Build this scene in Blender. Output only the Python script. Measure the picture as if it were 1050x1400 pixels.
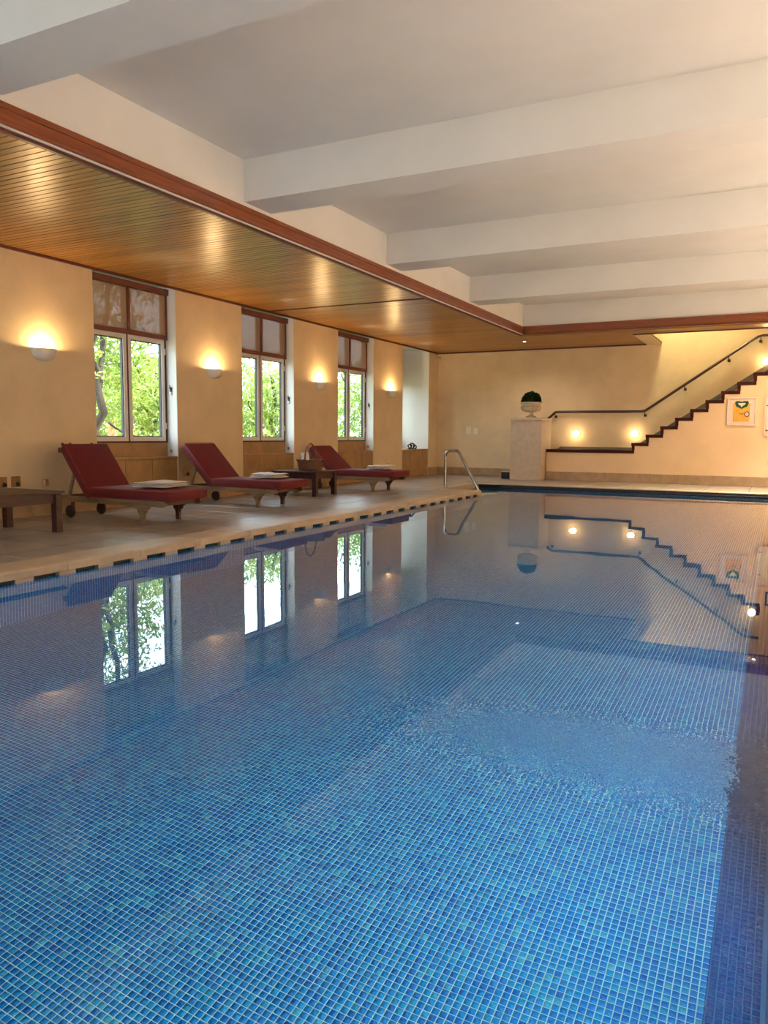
import bpy, bmesh, math, random
import numpy as np
from mathutils import Vector, Matrix

random.seed(7)
RNG = np.random.default_rng(11)
PI = math.pi
for o in list(bpy.data.objects):
    bpy.data.objects.remove(o)
scene = bpy.context.scene
COL = scene.collection

# ------------------------------------------------------------------ camera
F_PX, PITCH, YAW, ROLL = 1052.4, 0.0993, 0.47313, 0.00748
fwd = Vector((-math.sin(YAW) * math.cos(PITCH), math.cos(YAW) * math.cos(PITCH), -math.sin(PITCH)))
rt = Vector((math.cos(YAW), math.sin(YAW), 0.0))
up = rt.cross(fwd)
r2 = rt * math.cos(ROLL) + up * math.sin(ROLL)
u2 = up * math.cos(ROLL) - rt * math.sin(ROLL)
cam_data = bpy.data.cameras.new('camera')
cam = bpy.data.objects.new('camera', cam_data)
COL.objects.link(cam)
M3 = Matrix((r2, u2, -fwd)).transposed()
cam.matrix_world = Matrix.Translation((0, 0, 1.0)) @ M3.to_4x4()
cam_data.sensor_fit = 'VERTICAL'
cam_data.sensor_height = 36.0
cam_data.lens = F_PX / 1400.0 * 36.0
cam_data.clip_start = 0.02
cam_data.clip_end = 300
scene.camera = cam

# ------------------------------------------------------------------ world, sun, exposure
world = bpy.data.worlds.new('daylight')
scene.world = world
world.use_nodes = True
wn = world.node_tree
for n in list(wn.nodes):
    wn.nodes.remove(n)
w_out = wn.nodes.new('ShaderNodeOutputWorld')
w_bg = wn.nodes.new('ShaderNodeBackground')
w_sky = wn.nodes.new('ShaderNodeTexSky')
w_sky.sky_type = 'HOSEK_WILKIE'
w_sky.turbidity = 4.0
w_sky.ground_albedo = 0.3
SUN_DIR = Vector((0.66, 0.30, 1.0)).normalized()
w_sky.sun_direction = SUN_DIR
w_mix = wn.nodes.new('ShaderNodeMix')
w_mix.data_type = 'RGBA'
w_mix.inputs[0].default_value = 0.55
w_mix.inputs[7].default_value = (0.82, 0.92, 1.0, 1)
wn.links.new(w_sky.outputs[0], w_mix.inputs[6])
wn.links.new(w_mix.outputs[2], w_bg.inputs[0])
w_bg.inputs[1].default_value = 10.0
wn.links.new(w_bg.outputs[0], w_out.inputs[0])

sun_data = bpy.data.lights.new('sun', 'SUN')
sun_data.energy = 17.0
sun_data.color = (1.0, 0.95, 0.85)
sun_data.angle = 0.01
sun = bpy.data.objects.new('sun', sun_data)
sun.rotation_euler = SUN_DIR.to_track_quat('Z', 'Y').to_euler()
COL.objects.link(sun)

vs = scene.view_settings
vs.view_transform = 'Standard'
vs.look = 'None'
vs.exposure = 0.45
vs.gamma = 1.0
vs.use_curve_mapping = False
scene.display_settings.display_device = 'sRGB'
cy = scene.cycles
cy.use_denoising = True
cy.max_bounces = 10
cy.diffuse_bounces = 5
cy.glossy_bounces = 5
cy.transmission_bounces = 8
cy.transparent_max_bounces = 24
cy.sample_clamp_indirect = 6.0
cy.caustics_reflective = False
cy.caustics_refractive = True
cy.blur_glossy = 0.6

# ------------------------------------------------------------------ layout
XW, YF = -7.91, 18.44            # left wall face, far wall face
XE = -4.89                       # left pool edge
XR = 0.05                        # right pool edge
YP = 15.52                       # far pool edge
YN = -1.20                       # near pool edge
ZS = 3.10                        # timber soffit
ZB, ZC = 3.33, 3.74              # beam underside, upper ceiling
ZW = -0.09                       # water
ZF = -1.29                       # pool floor
YS = 17.62                       # stair wall face
XRW, YNW = 3.05, -3.2            # right wall, near wall
GX0, GX1 = -7.2, -3.4            # garden glazing in the near wall
NDEP = [-8.12, -8.12, -8.12, -8.76]   # window plane of each niche
NICHES = [(7.245, 8.765), (10.31, 11.83), (13.395, 14.915), (16.365, 17.875)]

# ------------------------------------------------------------------ helpers
def finish(o, label=None, cat=None, group=None, kind=None):
    if label: o['label'] = label
    if cat: o['category'] = cat
    if group: o['group'] = group
    if kind: o['kind'] = kind
    return o

def link(name, me, mat=None, parent=None):
    o = bpy.data.objects.new(name, me)
    COL.objects.link(o)
    if mat is not None and me is not None and len(me.materials) == 0:
        me.materials.append(mat)
    if parent is not None:
        o.parent = parent
    return o

def empty(name, loc=(0, 0, 0), rz=0.0):
    o = bpy.data.objects.new(name, None)
    o.empty_display_size = 0.1
    COL.objects.link(o)
    o.location = loc
    o.rotation_euler = (0, 0, rz)
    return o

class MB:
    """collects simple solids in one bmesh"""
    def __init__(self):
        self.bm = bmesh.new()
    def box(self, x0, x1, y0, y1, z0, z1, bevel=0.0, seg=1):
        vs_ = [self.bm.verts.new(p) for p in ((x0, y0, z0), (x1, y0, z0), (x1, y1, z0), (x0, y1, z0),
                                             (x0, y0, z1), (x1, y0, z1), (x1, y1, z1), (x0, y1, z1))]
        fs = [self.bm.faces.new([vs_[i] for i in f]) for f in ((3, 2, 1, 0), (4, 5, 6, 7), (0, 1, 5, 4), (1, 2, 6, 5), (2, 3, 7, 6), (3, 0, 4, 7))]
        if bevel > 0:
            es = set(e for f in fs for e in f.edges)
            bmesh.ops.bevel(self.bm, geom=list(es), offset=bevel, segments=seg, affect='EDGES', profile=0.5)
        return self
    def prism(self, pts, d0, d1, axis='y'):
        """closed outline pts (a,b) extruded along axis from d0 to d1"""
        def P(a, b, d):
            return {'y': (a, d, b), 'x': (d, a, b), 'z': (a, b, d)}[axis]
        A = [self.bm.verts.new(P(a, b, d0)) for a, b in pts]
        B = [self.bm.verts.new(P(a, b, d1)) for a, b in pts]
        n = len(pts)
        fs = [self.bm.faces.new(A), self.bm.faces.new(B[::-1])]
        for i in range(n):
            fs.append(self.bm.faces.new((A[i], B[i], B[(i + 1) % n], A[(i + 1) % n])))
        bmesh.ops.recalc_face_normals(self.bm, faces=fs)
        return self
    def lathe(self, prof, n=24, a0=0.0, a1=2 * PI, c=(0, 0, 0), wob=None):
        full = abs(a1 - a0 - 2 * PI) < 1e-6
        m = n if full else n + 1
        rings = []
        for i in range(m):
            a = a0 + (a1 - a0) * i / n
            k = 1.0 if wob is None else wob(a)
            rings.append([self.bm.verts.new((c[0] + r * k * math.cos(a), c[1] + r * k * math.sin(a), c[2] + z)) for r, z in prof])
        fs = []
        for i in range(n):
            R0, R1 = rings[i], rings[(i + 1) % m]
            for j in range(len(prof) - 1):
                try:
                    fs.append(self.bm.faces.new((R0[j], R1[j], R1[j + 1], R0[j + 1])))
                except ValueError:
                    pass
        return self
    def tube(self, pts, r, n=10, cap=True):
        pts = [Vector(p) for p in pts]
        rings = []
        prev = None
        for i, p in enumerate(pts):
            if i == 0: t = pts[1] - pts[0]
            elif i == len(pts) - 1: t = pts[-1] - pts[-2]
            else: t = (pts[i + 1] - p).normalized() + (p - pts[i - 1]).normalized()
            t.normalize()
            if prev is None:
                a = Vector((0, 0, 1)) if abs(t.z) < 0.9 else Vector((1, 0, 0))
                nrm = t.cross(a).normalized()
            else:
                nrm = (prev - t * prev.dot(t)).normalized()
            prev = nrm
            b = t.cross(nrm)
            rr = r[i] if isinstance(r, (list, tuple)) else r
            rings.append([self.bm.verts.new(p + (nrm * math.cos(2 * PI * k / n) + b * math.sin(2 * PI * k / n)) * rr) for k in range(n)])
        for i in range(len(rings) - 1):
            for k in range(n):
                self.bm.faces.new((rings[i][k], rings[i][(k + 1) % n], rings[i + 1][(k + 1) % n], rings[i + 1][k]))
        if cap:
            self.bm.faces.new(rings[0][::-1]); self.bm.faces.new(rings[-1])
        return self
    def xform(self, m):
        bmesh.ops.transform(self.bm, matrix=m, verts=self.bm.verts[:])
        return self
    def mesh(self, name, smooth=None):
        me = bpy.data.meshes.new(name)
        bmesh.ops.remove_doubles(self.bm, verts=self.bm.verts[:], dist=1e-5)
        bmesh.ops.recalc_face_normals(self.bm, faces=self.bm.faces[:])
        self.bm.to_mesh(me)
        self.bm.free()
        if smooth is not None:
            me.polygons.foreach_set('use_smooth', [True] * len(me.polygons))
            me.set_sharp_from_angle(angle=math.radians(smooth))
        return me
    def build(self, name, mat, parent=None, smooth=None, loc=None, rot=None):
        o = link(name, self.mesh(name, smooth), mat, parent)
        if loc is not None: o.location = loc
        if rot is not None: o.rotation_euler = rot
        return o

def B(name, mat, parent, x0, x1, y0, y1, z0, z1, bevel=0.0, seg=1):
    return MB().box(x0, x1, y0, y1, z0, z1, bevel, seg).build(name, mat, parent, smooth=35 if seg > 1 else None)

def copy_tree(o, parent=None):
    c = o.copy(); COL.objects.link(c); c.parent = parent
    for ch in list(o.children):
        copy_tree(ch, c)
    return c

def raw_mesh(name, V, Fq):
    me = bpy.data.meshes.new(name)
    V = np.asarray(V, np.float32); Fq = np.asarray(Fq, np.int32)
    nf, k = Fq.shape
    me.vertices.add(len(V)); me.vertices.foreach_set('co', V.ravel())
    me.loops.add(nf * k); me.loops.foreach_set('vertex_index', Fq.ravel())
    me.polygons.add(nf); me.polygons.foreach_set('loop_start', np.arange(nf, dtype=np.int32) * k)
    me.update(calc_edges=True)
    me.validate()
    return me

# ------------------------------------------------------------------ materials
class N:
    def __init__(self, name):
        self.m = bpy.data.materials.new(name)
        self.m.use_nodes = True
        self.t = self.m.node_tree
        self.b = self.t.nodes['Principled BSDF']
        self.out = self.t.nodes['Material Output']
    def n(self, kind, **kw):
        d = self.t.nodes.new(kind)
        for k, v in kw.items(): setattr(d, k, v)
        return d
    def l(self, a, b): self.t.links.new(a, b)
    def coord(self, world=False):
        if world: return self.n('ShaderNodeNewGeometry').outputs['Position']
        return self.n('ShaderNodeTexCoord').outputs['Object']
    def noise(self, vec, scale, detail=4.0, rough=0.55, stretch=None):
        if stretch:
            mp = self.n('ShaderNodeMapping'); mp.inputs['Scale'].default_value = stretch
            self.l(vec, mp.inputs['Vector']); vec = mp.outputs[0]
        t = self.n('ShaderNodeTexNoise')
        t.inputs['Scale'].default_value = scale; t.inputs['Detail'].default_value = detail; t.inputs['Roughness'].default_value = rough
        self.l(vec, t.inputs['Vector'])
        return t.outputs['Fac']
    def ramp(self, fac, stops, interp='LINEAR'):
        r = self.n('ShaderNodeValToRGB')
        r.color_ramp.interpolation = interp
        e = r.color_ramp.elements
        while len(e) < len(stops): e.new(0.5)
        for i, (p, c) in enumerate(stops):
            e[i].position = p; e[i].color = (*c, 1) if len(c) == 3 else c
        self.l(fac, r.inputs[0])
        return r.outputs[0]
    def math(self, op, a, b=None, c=None):
        m = self.n('ShaderNodeMath', operation=op)
        for i, v in enumerate((a, b, c)):
            if v is None: continue
            if isinstance(v, (int, float)): m.inputs[i].default_value = v
            else: self.l(v, m.inputs[i])
        return m.outputs[0]
    def mixc(self, fac, a, b, blend='MIX'):
        m = self.n('ShaderNodeMix', data_type='RGBA', blend_type=blend)
        for i, v in ((0, fac), (6, a), (7, b)):
            if isinstance(v, (int, float)): m.inputs[i].default_value = v
            elif isinstance(v, tuple): m.inputs[i].default_value = (*v, 1)
            else: self.l(v, m.inputs[i])
        return m.outputs[2]
    def bump(self, h, strength=0.2, dist=0.01):
        b = self.n('ShaderNodeBump'); b.inputs['Strength'].default_value = strength; b.inputs['Distance'].default_value = dist
        self.l(h, b.inputs['Height']); self.l(b.outputs[0], self.b.inputs['Normal'])
        return b
    def set(self, **kw):
        for k, v in kw.items():
            s = self.b.inputs[k.replace('_', ' ')]
            if isinstance(v, (int, float)): s.default_value = v
            elif isinstance(v, tuple): s.default_value = (*v, 1) if len(v) == 3 else v
            else: self.l(v, s)
        return self

def rgb(r, g, b):
    f = lambda c: (c / 255 / 12.92) if c / 255 <= 0.04045 else ((c / 255 + 0.055) / 1.055) ** 2.4
    return (f(r), f(g), f(b))

def simple(name, col, rough=0.5, var=0.08, scale=8.0, metal=0.0, bump=0.0, bscale=60.0, stretch=None, world=False, randobj=0.0, spec=None):
    k = N(name)
    v = k.coord(world)
    nz = k.noise(v, scale, stretch=stretch)
    lo = tuple(max(0.0, c * (1 - var * 1.6)) for c in col); hi = tuple(min(1.0, c * (1 + var * 1.6)) for c in col)
    c = k.ramp(nz, [(0.25, lo), (0.75, hi)])
    if randobj:
        oi = k.n('ShaderNodeObjectInfo')
        val = k.math('MULTIPLY_ADD', oi.outputs['Random'], 2 * randobj, 1 - randobj)
        hs = k.n('ShaderNodeHueSaturation'); k.l(val, hs.inputs['Value']); k.l(c, hs.inputs['Color'])
        c = hs.outputs[0]
    k.set(Base_Color=c, Roughness=rough, Metallic=metal)
    if spec is not None: k.b.inputs['Specular IOR Level'].default_value = spec
    if bump: k.bump(k.noise(v, bscale, 3.0, stretch=stretch), bump, 0.004)
    return k.m

def emit(name, col, strength):
    k = N(name)
    k.set(Base_Color=col, Emission_Color=col, Emission_Strength=strength, Roughness=0.4)
    # gentle procedural unevenness of the frosted glass
    v = k.noise(k.coord(), 30.0)
    k.l(k.ramp(v, [(0.0, tuple(c * 0.9 for c in col)), (1.0, col)]), k.b.inputs['Emission Color'])
    return k.m

M = {}
M['plaster'] = simple('cream_plaster', (0.74, 0.575, 0.355), 0.85, 0.05, 2.5, bump=0.12, bscale=90, world=True)
M['white_plaster'] = simple('white_plaster', (0.80, 0.79, 0.765), 0.9, 0.025, 1.6, bump=0.08, bscale=90, world=True)
M['stair_plaster'] = simple('peach_plaster', (0.84, 0.61, 0.37), 0.85, 0.04, 2.0, bump=0.08, bscale=90, world=True)
M['sand_plaster'] = simple('sandstone', (0.37, 0.215, 0.09), 0.6, 0.14, 5.0, bump=0.1, bscale=70, world=True, randobj=0.05)
M['skirting'] = simple('skirting_stone', (0.40, 0.27, 0.15), 0.5, 0.14, 6.0, world=True, randobj=0.06)
M['slab'] = simple('deck_limestone', (0.335, 0.295, 0.262), 0.30, 0.12, 3.0, bump=0.08, bscale=40, world=True, randobj=0.12)
M['coping'] = simple('coping_limestone', (0.52, 0.41, 0.29), 0.42, 0.10, 5.0, bump=0.06, bscale=50, world=True, randobj=0.06)
M['grout'] = simple('deck_joint', (0.13, 0.10, 0.075), 0.8, 0.1, 30.0, world=True)
M['pillar'] = simple('pale_limestone', (0.60, 0.50, 0.40), 0.65, 0.08, 9.0, bump=0.15, bscale=120)
M['urn'] = simple('carved_stone', (0.62, 0.52, 0.38), 0.75, 0.12, 18.0, bump=0.25, bscale=120)
M['black'] = simple('black_rubber', (0.012, 0.012, 0.014), 0.45, 0.2, 20.0)
M['gutter'] = simple('dark_gutter', (0.015, 0.017, 0.022), 0.55, 0.3, 12.0)
M['mahogany'] = simple('mahogany_fascia', (0.235, 0.062, 0.018), 0.30, 0.22, 3.0, stretch=(14, 1, 14), bump=0.05, bscale=30, world=True)
M['mahogany_dark'] = simple('mahogany_dark', (0.095, 0.016, 0.008), 0.40, 0.25, 4.0, stretch=(6, 1, 6), world=True)
M['treads'] = simple('oxblood_stone', (0.045, 0.008, 0.007), 0.65, 0.25, 10.0, world=True, spec=0.15)
M['rail_dark'] = simple('dark_stained_rail', (0.055, 0.022, 0.014), 0.28, 0.2, 6.0)
M['teak'] = simple('weathered_teak', (0.21, 0.13, 0.065), 0.55, 0.3, 3.0, stretch=(1, 12, 12), bump=0.1, bscale=20)
M['dark_teak'] = simple('dark_teak', (0.075, 0.024, 0.014), 0.4, 0.3, 3.0, stretch=(1, 12, 12))
M['table'] = simple('table_mahogany', (0.045, 0.008, 0.006), 0.42, 0.3, 3.0, stretch=(10, 1, 10), randobj=0.1)
M['white_paint'] = simple('white_paint', (0.78, 0.74, 0.70), 0.4, 0.03, 8.0)
M['ceramic'] = simple('white_ceramic', (0.80, 0.76, 0.68), 0.45, 0.03, 10.0)
M['frame_brown'] = simple('dark_frame', (0.035, 0.013, 0.010), 0.4, 0.2, 6.0)
M['blind_brown'] = simple('blind_case', (0.17, 0.04, 0.022), 0.45, 0.12, 5.0)
M['brass_plate'] = simple('bronze_plate', (0.36, 0.20, 0.08), 0.35, 0.15, 14.0, metal=0.4)
M['plastic'] = simple('white_plastic', (0.86, 0.78, 0.64), 0.4, 0.03, 10.0)
M['towel'] = simple('towel_cotton', (0.86, 0.80, 0.76), 0.95, 0.04, 20.0, bump=0.5, bscale=220)
M['wicker'] = simple('wicker', (0.16, 0.062, 0.028), 0.6, 0.4, 40.0, bump=0.6, bscale=110)
M['bark'] = simple('bark', (0.035, 0.027, 0.02), 0.9, 0.3, 9.0, stretch=(3, 3, 0.6), bump=0.6, bscale=14)
M['soil'] = simple('garden_soil', (0.20, 0.20, 0.09), 0.95, 0.3, 1.5, world=True)
M['timber_post'] = simple('garden_post', (0.42, 0.22, 0.10), 0.8, 0.2, 4.0, stretch=(8, 8, 1))

def m_boards():
    k = N('cedar_board')
    v = k.coord(True)
    oi = k.n('ShaderNodeObjectInfo')
    mp = k.n('ShaderNodeMapping'); mp.inputs['Scale'].default_value = (0.9, 22, 22)
    add = k.n('ShaderNodeVectorMath', operation='ADD'); k.l(v, add.inputs[0])
    comb = k.n('ShaderNodeCombineXYZ'); k.l(k.math('MULTIPLY', oi.outputs['Random'], 37.0), comb.inputs[0])
    k.l(comb.outputs[0], add.inputs[1]); k.l(add.outputs[0], mp.inputs['Vector'])
    t = k.n('ShaderNodeTexNoise'); t.inputs['Scale'].default_value = 2.2; t.inputs['Detail'].default_value = 6
    k.l(mp.outputs[0], t.inputs['Vector'])
    c = k.ramp(t.outputs['Fac'], [(0.25, (0.22, 0.088, 0.014)), (0.55, (0.37, 0.165, 0.028)), (0.8, (0.50, 0.25, 0.055))])
    hs = k.n('ShaderNodeHueSaturation'); k.l(k.math('MULTIPLY_ADD', oi.outputs['Random'], 0.45, 0.76), hs.inputs['Value']); k.l(c, hs.inputs['Color'])
    k.set(Base_Color=hs.outputs[0], Roughness=0.31)
    k.b.inputs['Specular IOR Level'].default_value = 0.6
    k.bump(k.noise(mp.outputs[0], 0.8, 3), 0.25, 0.004)
    return k.m
M['board'] = m_boards()

def m_cushion():
    k = N('red_canvas')
    v = k.coord()
    c = k.ramp(k.noise(v, 6.0), [(0.3, (0.10, 0.0012, 0.003)), (0.7, (0.135, 0.002, 0.0045))])
    k.set(Base_Color=c, Roughness=0.72)
    k.b.inputs['Sheen Weight'].default_value = 0.08
    k.b.inputs['Sheen Tint'].default_value = (0.9, 0.3, 0.3, 1)
    k.bump(k.noise(v, 240.0, 2.0), 0.25, 0.002)
    return k.m
M['cushion'] = m_cushion()
M['piping'] = simple('red_piping', (0.22, 0.012, 0.016), 0.7, 0.1, 20)

def m_steel():
    k = N('polished_steel')
    k.set(Base_Color=k.ramp(k.noise(k.coord(), 12), [(0.3, (0.36, 0.34, 0.31)), (0.7, (0.46, 0.44, 0.40))]), Metallic=1.0, Roughness=0.14)
    return k.m
M['steel'] = m_steel()

def m_leaf(name, c0, c1, c2):
    k = N(name)
    v = k.coord(True)
    col = k.ramp(k.noise(v, 3.0, 6.0, 0.7), [(0.3, c0), (0.52, c1), (0.75, c2)])
    d = k.n('ShaderNodeBsdfDiffuse'); t = k.n('ShaderNodeBsdfTranslucent'); mx = k.n('ShaderNodeMixShader')
    k.l(col, d.inputs[0]); k.l(col, t.inputs[0]); mx.inputs[0].default_value = 0.4
    k.l(d.outputs[0], mx.inputs[1]); k.l(t.outputs[0], mx.inputs[2]); k.l(mx.outputs[0], k.out.inputs[0])
    return k.m
M['leaf_light'] = m_leaf('pale_leaf', (0.14, 0.22, 0.04), (0.28, 0.37, 0.09), (0.46, 0.52, 0.22))
M['leaf_mid'] = m_leaf('green_leaf', (0.08, 0.16, 0.04), (0.19, 0.29, 0.08), (0.36, 0.44, 0.20))
M['leaf_dark'] = m_leaf('dark_leaf', (0.006, 0.014, 0.006), (0.015, 0.03, 0.012), (0.04, 0.07, 0.03))

def m_glass():
    k = N('window_glass')
    tr = k.n('ShaderNodeBsdfTransparent'); gl = k.n('ShaderNodeBsdfGlossy'); mx = k.n('ShaderNodeMixShader'); lw = k.n('ShaderNodeLayerWeight')
    gl.inputs['Roughness'].default_value = 0.02
    fac = k.math('MULTIPLY_ADD', k.math('POWER', lw.outputs['Facing'], 5.0), 0.6, 0.025)
    k.l(k.ramp(k.noise(k.coord(), 2.0), [(0, (0.93, 0.97, 0.95)), (1, (0.97, 0.99, 0.98))]), tr.inputs[0])
    k.l(fac, mx.inputs[0]); k.l(tr.outputs[0], mx.inputs[1]); k.l(gl.outputs[0], mx.inputs[2])
    k.l(mx.outputs[0], k.out.inputs[0])
    return k.m
M['glass'] = m_glass()

def m_screen():
    k = N('blind_mesh')
    tr = k.n('ShaderNodeBsdfTransparent'); df = k.n('ShaderNodeBsdfDiffuse'); tl = k.n('ShaderNodeBsdfTranslucent')
    m1 = k.n('ShaderNodeMixShader'); m2 = k.n('ShaderNodeMixShader')
    c = k.ramp(k.noise(k.coord(), 60), [(0.3, (0.27, 0.145, 0.075)), (0.7, (0.31, 0.17, 0.088))])
    k.l(c, df.inputs[0]); k.l(c, tl.inputs[0])
    m1.inputs[0].default_value = 0.5
    k.l(df.outputs[0], m1.inputs[1]); k.l(tl.outputs[0], m1.inputs[2])
    m2.inputs[0].default_value = 0.87
    k.l(tr.outputs[0], m2.inputs[1]); k.l(m1.outputs[0], m2.inputs[2]); k.l(m2.outputs[0], k.out.inputs[0])
    return k.m
M['screen'] = m_screen()

TILE = 0.0254
def m_tile(name, wall=None):
    """blue glass mosaic; one colour per tile from the tile's grid cell"""
    k = N(name)
    pos = k.n('ShaderNodeNewGeometry').outputs['Position']
    sub = k.n('ShaderNodeVectorMath', operation='SUBTRACT'); sub.inputs[1].default_value = (XE, YN, ZF)
    k.l(pos, sub.inputs[0])
    sc = k.n('ShaderNodeVectorMath', operation='SCALE'); sc.inputs['Scale'].default_value = 1 / TILE
    k.l(sub.outputs[0], sc.inputs[0])
    fl = k.n('ShaderNodeVectorMath', operation='FLOOR'); k.l(sc.outputs[0], fl.inputs[0])
    key = fl.outputs[0]
    if wall is None:
        sep0 = k.n('ShaderNodeSeparateXYZ'); k.l(key, sep0.inputs[0])
        cb = k.n('ShaderNodeCombineXYZ'); k.l(sep0.outputs[0], cb.inputs[0]); k.l(sep0.outputs[1], cb.inputs[1]); key = cb.outputs[0]
    wnz = k.n('ShaderNodeTexWhiteNoise', noise_dimensions='3D'); k.l(key, wnz.inputs['Vector'])
    c = k.ramp(wnz.outputs['Value'], [(0.0, TC[0]), (0.3, TC[1]), (0.72, TC[2]), (0.95, TC[3]), (1.0, TC[4])])
    if wall is not None:
        fr = k.n('ShaderNodeVectorMath', operation='FRACTION'); k.l(sc.outputs[0], fr.inputs[0])
        s = k.n('ShaderNodeSeparateXYZ'); k.l(fr.outputs[0], s.inputs[0])
        a = s.outputs[1] if wall == 'x' else s.outputs[0]
        g1 = k.math('LESS_THAN', a, 0.11); g2 = k.math('LESS_THAN', s.outputs[2], 0.11)
        c = k.mixc(k.math('MAXIMUM', g1, g2), c, GROUT)
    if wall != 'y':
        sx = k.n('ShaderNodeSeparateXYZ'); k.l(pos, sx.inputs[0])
        c = k.mixc(k.math('GREATER_THAN', sx.outputs[0], SHADE_X), c, k.mixc(0.92, c, (0.001, 0.018, 0.10)))  # shade beside the right pool side, mixed into the tile colour
    k.set(Base_Color=c, Roughness=0.18)
    return k.m
TC = [(0.002, 0.135, 0.45), (0.003, 0.185, 0.52), (0.004, 0.235, 0.55), (0.010, 0.31, 0.57), (0.08, 0.42, 0.58)]
SHADE_X = -0.12  # painted shade strip starts here, in both tile and grout colour
GROUT = (0.80, 0.98, 0.98)
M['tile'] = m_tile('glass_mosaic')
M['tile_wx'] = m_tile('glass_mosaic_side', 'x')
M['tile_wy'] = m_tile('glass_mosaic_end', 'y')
def m_grout():
    k = N('pool_grout')
    pos = k.coord(True)
    c = k.ramp(k.noise(pos, 3.0), [(0.3, tuple(v * 0.92 for v in GROUT)), (0.7, GROUT)])
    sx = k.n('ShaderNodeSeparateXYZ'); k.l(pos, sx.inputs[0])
    c = k.mixc(k.math('GREATER_THAN', sx.outputs[0], SHADE_X), c, (0.008, 0.075, 0.18))  # grout darkened as well, part of the painted shade strip
    k.set(Base_Color=c, Roughness=0.7)
    return k.m
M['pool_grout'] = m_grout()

RIP_C, RIP_S = (-0.38, 2.66, ZW), (1.7, 4.0, 1.0)
def m_water():
    k = N('pool_water')
    gl = k.n('ShaderNodeBsdfGlass'); gl.inputs['IOR'].default_value = 1.333; gl.inputs['Roughness'].default_value = 0.0
    gl.inputs['Color'].default_value = (1, 1, 1, 1)
    va = k.n('ShaderNodeVolumeAbsorption'); va.inputs['Color'].default_value = (0.30, 0.80, 0.95, 1); va.inputs['Density'].default_value = 0.34
    k.l(va.outputs[0], k.out.inputs['Volume'])
    pos = k.n('ShaderNodeNewGeometry').outputs['Position']
    # slow swell everywhere, busy ripples where the inlet stirs the surface
    n1 = k.noise(pos, 1.1, 2.0, 0.4, stretch=(1.0, 0.6, 1.0))
    n2 = k.noise(pos, 14.0, 3.0, 0.6)
    cpos = k.n('ShaderNodeVectorMath', operation='SUBTRACT'); cpos.inputs[1].default_value = RIP_C
    k.l(pos, cpos.inputs[0])
    sc = k.n('ShaderNodeVectorMath', operation='MULTIPLY'); sc.inputs[1].default_value = RIP_S
    k.l(cpos.outputs[0], sc.inputs[0])
    ln = k.n('ShaderNodeVectorMath', operation='LENGTH'); k.l(sc.outputs[0], ln.inputs[0])
    mask = k.n('ShaderNodeMapRange'); mask.interpolation_type = 'SMOOTHSTEP'
    mask.inputs['From Min'].default_value = 0.30; mask.inputs['From Max'].default_value = 2.5
    mask.inputs['To Min'].default_value = 1.0; mask.inputs['To Max'].default_value = 0.26
    k.l(ln.outputs['Value'], mask.inputs['Value'])
    h = k.math('MULTIPLY_ADD', k.math('MULTIPLY', n2, k.math('POWER', mask.outputs[0], 4.0)), 0.11, k.math('MULTIPLY', n1, 0.05))
    bp = k.n('ShaderNodeBump'); bp.inputs['Strength'].default_value = 1.0; bp.inputs['Distance'].default_value = 0.05
    k.l(h, bp.inputs['Height']); k.l(bp.outputs[0], gl.inputs['Normal'])
    k.l(gl.outputs[0], k.out.inputs[0])
    return k.m
M['water'] = m_water()

WARM = (1.0, 0.70, 0.36)
M['lamp_warm'] = emit('lamp_glow', (1.0, 0.78, 0.46), 14.0)
M['lamp_pool_fill'] = emit('pool_fill_glow', (0.8, 0.95, 1.0), 2.0)  # lens glow of the added underwater fill lamps
M['lamp_spot'] = emit('spot_glow', (1.0, 0.88, 0.70), 20.0)

def point_light(name, loc, watts, col=WARM, radius=0.04, parent=None):
    d = bpy.data.lights.new(name, 'POINT'); d.energy = watts; d.color = col; d.shadow_soft_size = radius
    o = bpy.data.objects.new(name, d); COL.objects.link(o); o.location = loc
    if parent is not None: o.parent = parent
    return o

def spot_light(name, loc, watts, col=WARM, ang=110, blend=0.6, radius=0.04, parent=None, target=None):
    d = bpy.data.lights.new(name, 'SPOT'); d.energy = watts; d.color = col; d.spot_size = math.radians(ang); d.spot_blend = blend; d.shadow_soft_size = radius
    o = bpy.data.objects.new(name, d); COL.objects.link(o); o.location = loc
    if target is not None:
        o.rotation_euler = (Vector(target) - Vector(loc)).to_track_quat('-Z', 'Y').to_euler()   # both in the parent's frame
    if parent is not None: o.parent = parent
    return o

def portal(name, loc, sx, sy, direction):
    d = bpy.data.lights.new(name, 'AREA'); d.shape = 'RECTANGLE'; d.size = sx; d.size_y = sy
    d.cycles.is_portal = True
    o = bpy.data.objects.new(name, d); COL.objects.link(o); o.location = loc
    o.rotation_euler = Vector(direction).to_track_quat('-Z', 'Z' if abs(direction[2]) < 0.9 else 'Y').to_euler()
    return o
for i, (a, b) in enumerate(NICHES):
    portal('window_daylight', (NDEP[i] - 0.11, (a + b) / 2, 1.98), 1.5, 2.25, (1, 0, 0))
portal('glazing_daylight', ((GX0 + GX1) / 2, YNW - 0.14, 1.5), GX1 - GX0, 2.7, (0, 1, 0))

# ================================================================== STRUCTURE
def struct(o, label=None, cat=None):
    o['kind'] = 'structure'
    if label: o['label'] = label
    if cat: o['category'] = cat
    return o

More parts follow.
